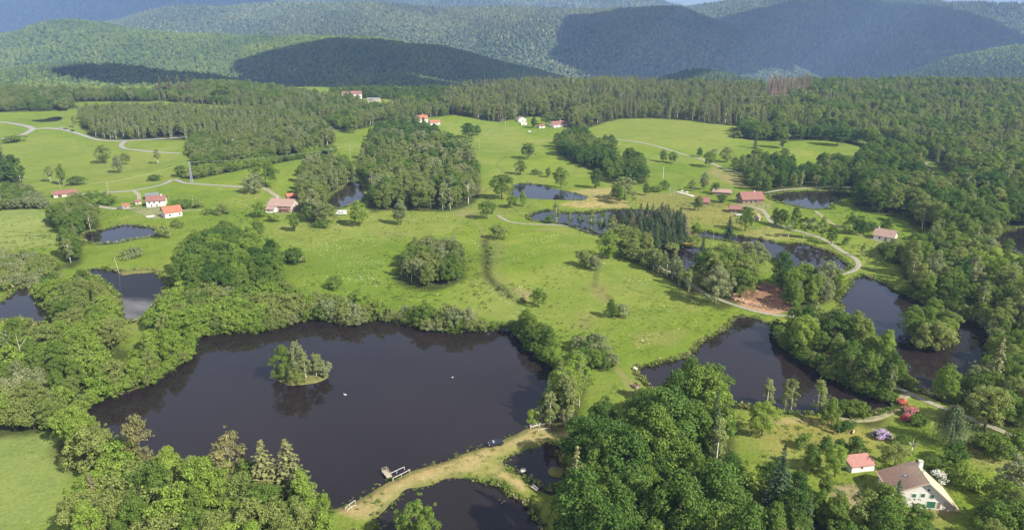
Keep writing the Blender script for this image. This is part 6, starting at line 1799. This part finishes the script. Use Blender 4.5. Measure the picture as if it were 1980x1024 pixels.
def tuft_mesh(seed, h, w, n):
    r = np.random.default_rng(seed)
    P = np.stack([r.normal(0, w*.4, n), r.normal(0, w*.4, n), r.uniform(.15, .8, n) * h], -1)
    Nn = np.stack([r.normal(0, 1, n), r.normal(0, 1, n), r.uniform(.1, .9, n)], -1)
    V, F = leaf_quads(P, Nn, h * .5, r, .4); return np_mesh('tuft', V, F)
def build_stuff():
    r = np.random.default_rng(99)
    col = kinds_collection('bank_kind', [[(tuft_mesh(1, 1.1, 1.2, 34), M['leaf_bright'])], [(tuft_mesh(2, 1.3, 1.0, 30), M['leaf_mid'])], [(tuft_mesh(3, .9, 1.4, 34), M['leaf_olive'])], [(tuft_mesh(4, 1.4, .9, 26), M['reed'])]])
    P, I, S = [], [], []
    bare = [np.array(at(*q)[:2]) for q in ((745,928),(800,906),(850,890),(700,956),(900,871),(960,851),(1000,836))]
    for nm, p in POND.items():
        if nm == 'farpond': continue
        w = p['poly']; q = np.vstack([w, w[:1]]); d = np.concatenate([[0], np.cumsum(np.linalg.norm(np.diff(q, axis=0), axis=1))])
        far = w[:, 1].mean() > 520
        s = np.arange(0, d[-1], 1.5 if far else .62); x = np.interp(s, d, q[:, 0]); y = np.interp(s, d, q[:, 1])
        k = vnoise(x, y, 7, 55) > (.12 if not far else .35); x, y = x[k], y[k]
        x = x + r.normal(0, .9, len(x)); y = y + r.normal(0, .9, len(y)); sd = FIELD.shore(x, y); k = sd > -.7; x, y = x[k], y[k]
        dm = np.min([np.hypot(x - b[0], y - b[1]) for b in bare], axis=0); sc = r.uniform(.55, 1.35, len(x)) * np.where(dm < 14, .35, 1)
        z = np.full(len(x), p['level']) - .38
        P.append(np.stack([x, y, z], -1)); I.append(r.integers(0, 4, len(x))); S.append(np.stack([sc*1.1, sc*1.1, sc], -1))
    scatter('bank_herbs', np.vstack(P), np.concatenate(I), np.vstack(S), col, 3)
    # grass tufts and weeds over the meadows
    c2 = kinds_collection('tuft_kind', [[(tuft_mesh(11, .5, .8, 16), M['grass_a'])], [(tuft_mesh(12, .4, 1.0, 18), M['grass_b'])], [(tuft_mesh(13, .7, .6, 14), M['grass_c'])]])
    n = 42000; y = 105 + 420 * r.random(n) ** .75; x = r.uniform(-.8, .8, n) * y
    k = (FIELD.shore(x, y) > 1.5) & (fbm(x, y, 22, 77, 3) + r.normal(0, .06, n) > .47); x, y = x[k], y[k]
    for rp, rw in ROAD_PTS:
        if rp[:, 1].min() > 540: continue
        k = np.min(np.hypot(x[:, None] - rp[None, :, 0], y[:, None] - rp[None, :, 1]), axis=1) > rw * .5 + .8; x, y = x[k], y[k]
    sc = r.uniform(.5, 1.5, len(x)); idx = np.clip((fbm(x, y, 40, 78, 2) * 4.2 - .7 + r.normal(0, .4, len(x))).astype(int), 0, 2)
    scatter('meadow_tufts', np.stack([x, y, FIELD.z(x, y) - .05], -1), idx, np.stack([sc*1.2, sc*1.2, sc*.8], -1), c2, 4)
    # broken branches on the felled plot
    p = proj_poly([(1412,572),(1432,558),(1480,549),(1526,562),(1530,597),(1490,601),(1445,590)])
    x, y = hex_points(p, .8, r); m = MB(); m.tube([(-1, 0, 0), (0, .1, .12), (1, 0, .05)], [.05, .06, .03], 5)
    b1 = m.mesh('branch', M['log'], True); m = MB(); m.tube([(-.7, 0, 0), (0, -.1, .2), (.8, .2, .1)], [.04, .05, .02], 4); b2 = m.mesh('branch', M['chip'], True)
    c3 = kinds_collection('branch_kind', [[(b1, M['log'])], [(b2, M['chip'])]])
    sc = r.uniform(.5, 1.6, len(x)); scatter('brushwood', np.stack([x, y, FIELD.z(x, y) + .05], -1), r.integers(0, 2, len(x)), np.stack([sc, sc, sc*1.4], -1), c3, 6)
    # pale hogweed heads along the ditch
    c4 = kinds_collection('flower_kind', [[(tuft_mesh(21, .5, .5, 7), M['bloom_white'])]])
    pp = proj_poly([(935,540),(960,548),(1000,575),(1015,600),(990,600),(950,570),(900,545)]); x, y = hex_points(pp, 1.5, r); k = r.random(len(x)) < .5; x, y = x[k], y[k]
    q = proj_poly([(560,470),(720,450),(760,560),(620,520)]); x2, y2 = hex_points(q, 2.4, r); k = fbm(x2, y2, 12, 5, 3) > .55; x = np.concatenate([x, x2[k]]); y = np.concatenate([y, y2[k]])
    sc = r.uniform(.4, 1.0, len(x)); scatter('white_wildflowers', np.stack([x, y, FIELD.z(x, y) + .1], -1), np.zeros(len(x)), np.stack([sc, sc, sc*.6], -1), c4, 7)

def build_clouds():
    M['cloud'] = plain('cloud', (.85,.85,.85), 1.0, .02, .001, 0)
    # fair-weather clouds; their shadows lie on the hills.  (x, y, z of the centre, size)
    cl = []
    def over(hx, hy, hz, H, w, d, t, lab=None):
        k = (H - hz) / SUN.z; cl.append((hx + SUN.x * k, hy + SUN.y * k, H, w, d, t))
    for args in CLOUDS: over(*args)
    for i, (x, y, z, w, d, t) in enumerate(cl):
        r = np.random.default_rng(500 + i); bm = bmesh.new()
        bmesh.ops.create_icosphere(bm, subdivisions=5, radius=1.0)
        V = np.array([v.co[:] for v in bm.verts]); u = V.copy()
        n = fbm(u[:, 0] * 10 + 31 * i, u[:, 1] * 10 + u[:, 2] * 7, 9, 60 + i, 4)
        V = V * (.62 + .75 * n)[:, None]; V[:, 2] = np.where(V[:, 2] < 0, V[:, 2] * .25, V[:, 2])
        for v, c in zip(bm.verts, V): v.co = (c[0] * w, c[1] * d, c[2] * t)
        me = bpy.data.meshes.new('cloud'); bm.to_mesh(me); bm.free(); me.materials.append(M['cloud']); me.polygons.foreach_set('use_smooth', [True] * len(me.polygons))
        o = link(bpy.data.objects.new('cloud', me)); o.location = (x, y, z); tag(o, kind='structure')
CLOUDS = [  # shaded spot on the land (x, y, z), height of the cloud, half width, half depth, thickness
 (-560, 1800, 20, 1500, 560, 300, 160),        # the dark knoll in the west
 (-330, 2600, 40, 1500, 700, 560, 200),        # near hill, middle
 (150, 2150, 10, 1500, 520, 280, 160),
 (1050, 4250, 150, 1650, 800, 900, 260),       # the dark shoulder in the centre
 (2450, 4950, 100, 1700, 1250, 900, 300),     # eastern mountain
 (2300, 3600, -60, 1550, 700, 500, 200),
 (-3900, 7200, 400, 1900, 1500, 800, 300),
]
# ------------------------------------------------------------------ assemble
ROAD_PTS = []
for nm, pts, w, m in ROADS:
    p = catmull(pts, 6, False); q = project(p[:, 0], p[:, 1], FIELD.z)[:, :2]
    d = np.concatenate([[0], np.cumsum(np.linalg.norm(np.diff(q, axis=0), axis=1))])
    s = np.linspace(0, d[-1], max(3, int(d[-1] / 5)))
    ROAD_PTS.append((np.stack([np.interp(s, d, q[:, 0]), np.interp(s, d, q[:, 1])], -1), w))
KEEP_CLEAR = []
for px_, py_, rr in [(1790,955,15),(1778,992,7),(1800,1000,9),(1830,1005,9),(1765,985,5),(1742,985,7),(1722,975,7),(1668,900,7),(325,412,12),(300,395,11),(545,400,13),(565,382,6),(1455,385,13),(1425,405,8),(1395,375,12),(1358,388,7),(1712,458,13),(818,232,12),(815,246,16),(842,250,12),(840,240,10),(1086,243,14),(1047,247,7),(127,380,14),(297,386,9),(1460,425,5),(680,190,14),(665,190,8),(722,195,18)]:
    q = at(px_, py_); KEEP_CLEAR.append((q.x, q.y, rr))
make_protos()
singles = single_trees()
wood = all_wood_trees()
build_ground()
build_water()
for nm, pts, w, m in ROADS: strip(nm, pts, w, M[m], 0.12)
build_hills()

ORD_ = ['nearest','second nearest','third nearest','fourth nearest','fifth nearest','sixth nearest','seventh nearest','eighth nearest','ninth nearest','tenth nearest','eleventh nearest','twelfth nearest','thirteenth nearest','fourteenth nearest','fifteenth nearest','sixteenth nearest','seventeenth nearest','eighteenth nearest','nineteenth nearest']
_TENS = {2:'twent',3:'thirt',4:'fort',5:'fift',6:'sixt',7:'sevent',8:'eight',9:'ninet'}
_U = ['','first','second','third','fourth','fifth','sixth','seventh','eighth','ninth']
def ordinal(n):
    if n <= 19: return ORD_[n-1]
    h = {0: '', 1: 'hundred-', 2: 'two-hundred-'}[n // 100]; n %= 100
    if n == 0: return h.rstrip('-') + 'th nearest'
    if n <= 19: return h + (ORD_[n-1] if n > 1 else 'first nearest')
    return h + (_TENS[n//10] + ('ieth' if n % 10 == 0 else 'y-' + _U[n % 10])) + ' nearest'
def in_frame(x, y, z, m=30):
    dz = z - CAM_H; f = y * math.cos(PITCH) - dz * math.sin(PITCH); up = y * math.sin(PITCH) + dz * math.cos(PITCH)
    u = 990 + FPX * x / f; v = 512 - FPX * up / f
    return f > 0 and -m < u < 1980 + m and -m < v < 1024 + m
def seen_size(x, y, h):
    d = math.sqrt(x*x + y*y + CAM_H**2); return h / d
counts = {}
for kind, col, p, h, label, wide in singles:
    plant(kind, col, p, h, label, None, wide); counts[kind] = counts.get(kind, 0) + 1
by = {}
for t in wood: by.setdefault(t[0], []).append(t)
rest = []; chosen = []
for kind, L in by.items():
    vis = [t for t in L if in_frame(t[2], t[3], float(FIELD.z(t[2], t[3])) + t[4] * .8)]
    ids = set(map(id, vis)); rest += [t for t in L if id(t) not in ids]
    vis.sort(key=lambda t: -seen_size(t[2], t[3], t[4]))
    n = max(0, 297 - counts.get(kind, 0))
    chosen += vis[:n]; rest += vis[n:]
cl = {}
for t in chosen: cl.setdefault((t[0], t[1], t[5]), []).append(t)
for (kd, co, place), L in cl.items():
    short, mark, mp = SHORT[place]
    m = at(*mp); L.sort(key=lambda t: math.hypot(t[2] - m.x, t[3] - m.y))
    grp = '%s %ss %s' % (WORD[co], NOUN[kd], place)
    for i, (kd, co, x, y, h, _) in enumerate(L):
        lab = '%s %s %s %s %s' % (WORD[co], NOUN[kd], short, (ordinal(i + 1) if len(L) > 1 else 'near'), mark)
        plant(kd, co, (x, y, float(FIELD.z(x, y))), h, lab, grp, (random.uniform(1.9, 2.4) if 'conifer stand on the long' in place else random.uniform(.85, 1.22)))
print('trees', {k: len(v) for k, v in by.items()}, 'singles', counts, 'chosen', len(chosen), 'rest', len(rest))

# the rest of the woods as stuff
def rest_stuff():
    keys = sorted({(t[0], t[1]) for t in rest})
    items = []; first = {}
    for kd, co in keys:
        first[(kd, co)] = len(items)
        for tm, cm in PROTO[kd]['items'][:3]:
            items.append([(tm, tm.materials[0]), (cm, M[co])])
    col = kinds_collection('wood_kind', items)
    P, I, S = [], [], []
    for kd, co, x, y, h, _ in rest:
        n = len(PROTO[kd]['items'][:3])
        s = h / PROTO[kd]['h']; w = s * random.uniform(.88, 1.15)
        P.append((x, y, float(FIELD.z(x, y)))); I.append(first[(kd, co)] + random.randrange(n)); S.append((w, w, s))
    scatter('far_forest', P, I, S, col, 5)
rest_stuff()

def hill_forest():
    a = []
    for k in range(3): a.append([(blob_mesh('crown', 900 + k, 1, .46), M['forest_far'])])
    for k in range(2): a.append([(blob_mesh('crown', 910 + k, 1.25, .26, True, 1), M['needle'])])
    c1 = kinds_collection('near_hill_kind', a)
    b = []
    for k in range(3): b.append([(blob_mesh('crown', 920 + k, 1, .5, False, 1), M['forest_mtn'])])
    for k in range(2): b.append([(blob_mesh('crown', 930 + k, 1.35, .30, True, 1), M['forest_mtn'])])
    c2 = kinds_collection('mountain_kind', b)
    tot = 0
    for hi_, (P, sp, D) in enumerate(HILL_TREES):
        r = np.random.default_rng(70 + hi_); n = len(P); tot += n
        con = (vnoise(P[:, 0], P[:, 2] * 3, D * .12, 40 + hi_) + r.normal(0, .12, n)) > (.62 if D < 4000 else .5)
        idx = np.where(con, 3 + r.integers(0, 2, n), r.integers(0, 3, n))
        s = sp * 1.42 * r.uniform(.75, 1.3, n)
        S = np.stack([s, s, s * r.uniform(.85, 1.2, n)], -1)
        P = P.copy(); P[:, 2] -= .18 * s
        scatter('hill_forest' if D < 4000 else 'mountain_forest', P, idx, S, c1 if D < 4000 else c2, hi_)
    print('hill trees', tot)
hill_forest()
build_islets()
build_houses()
build_vehicles()
build_poles()
build_small()
build_stuff()
build_clouds()
build_haze()
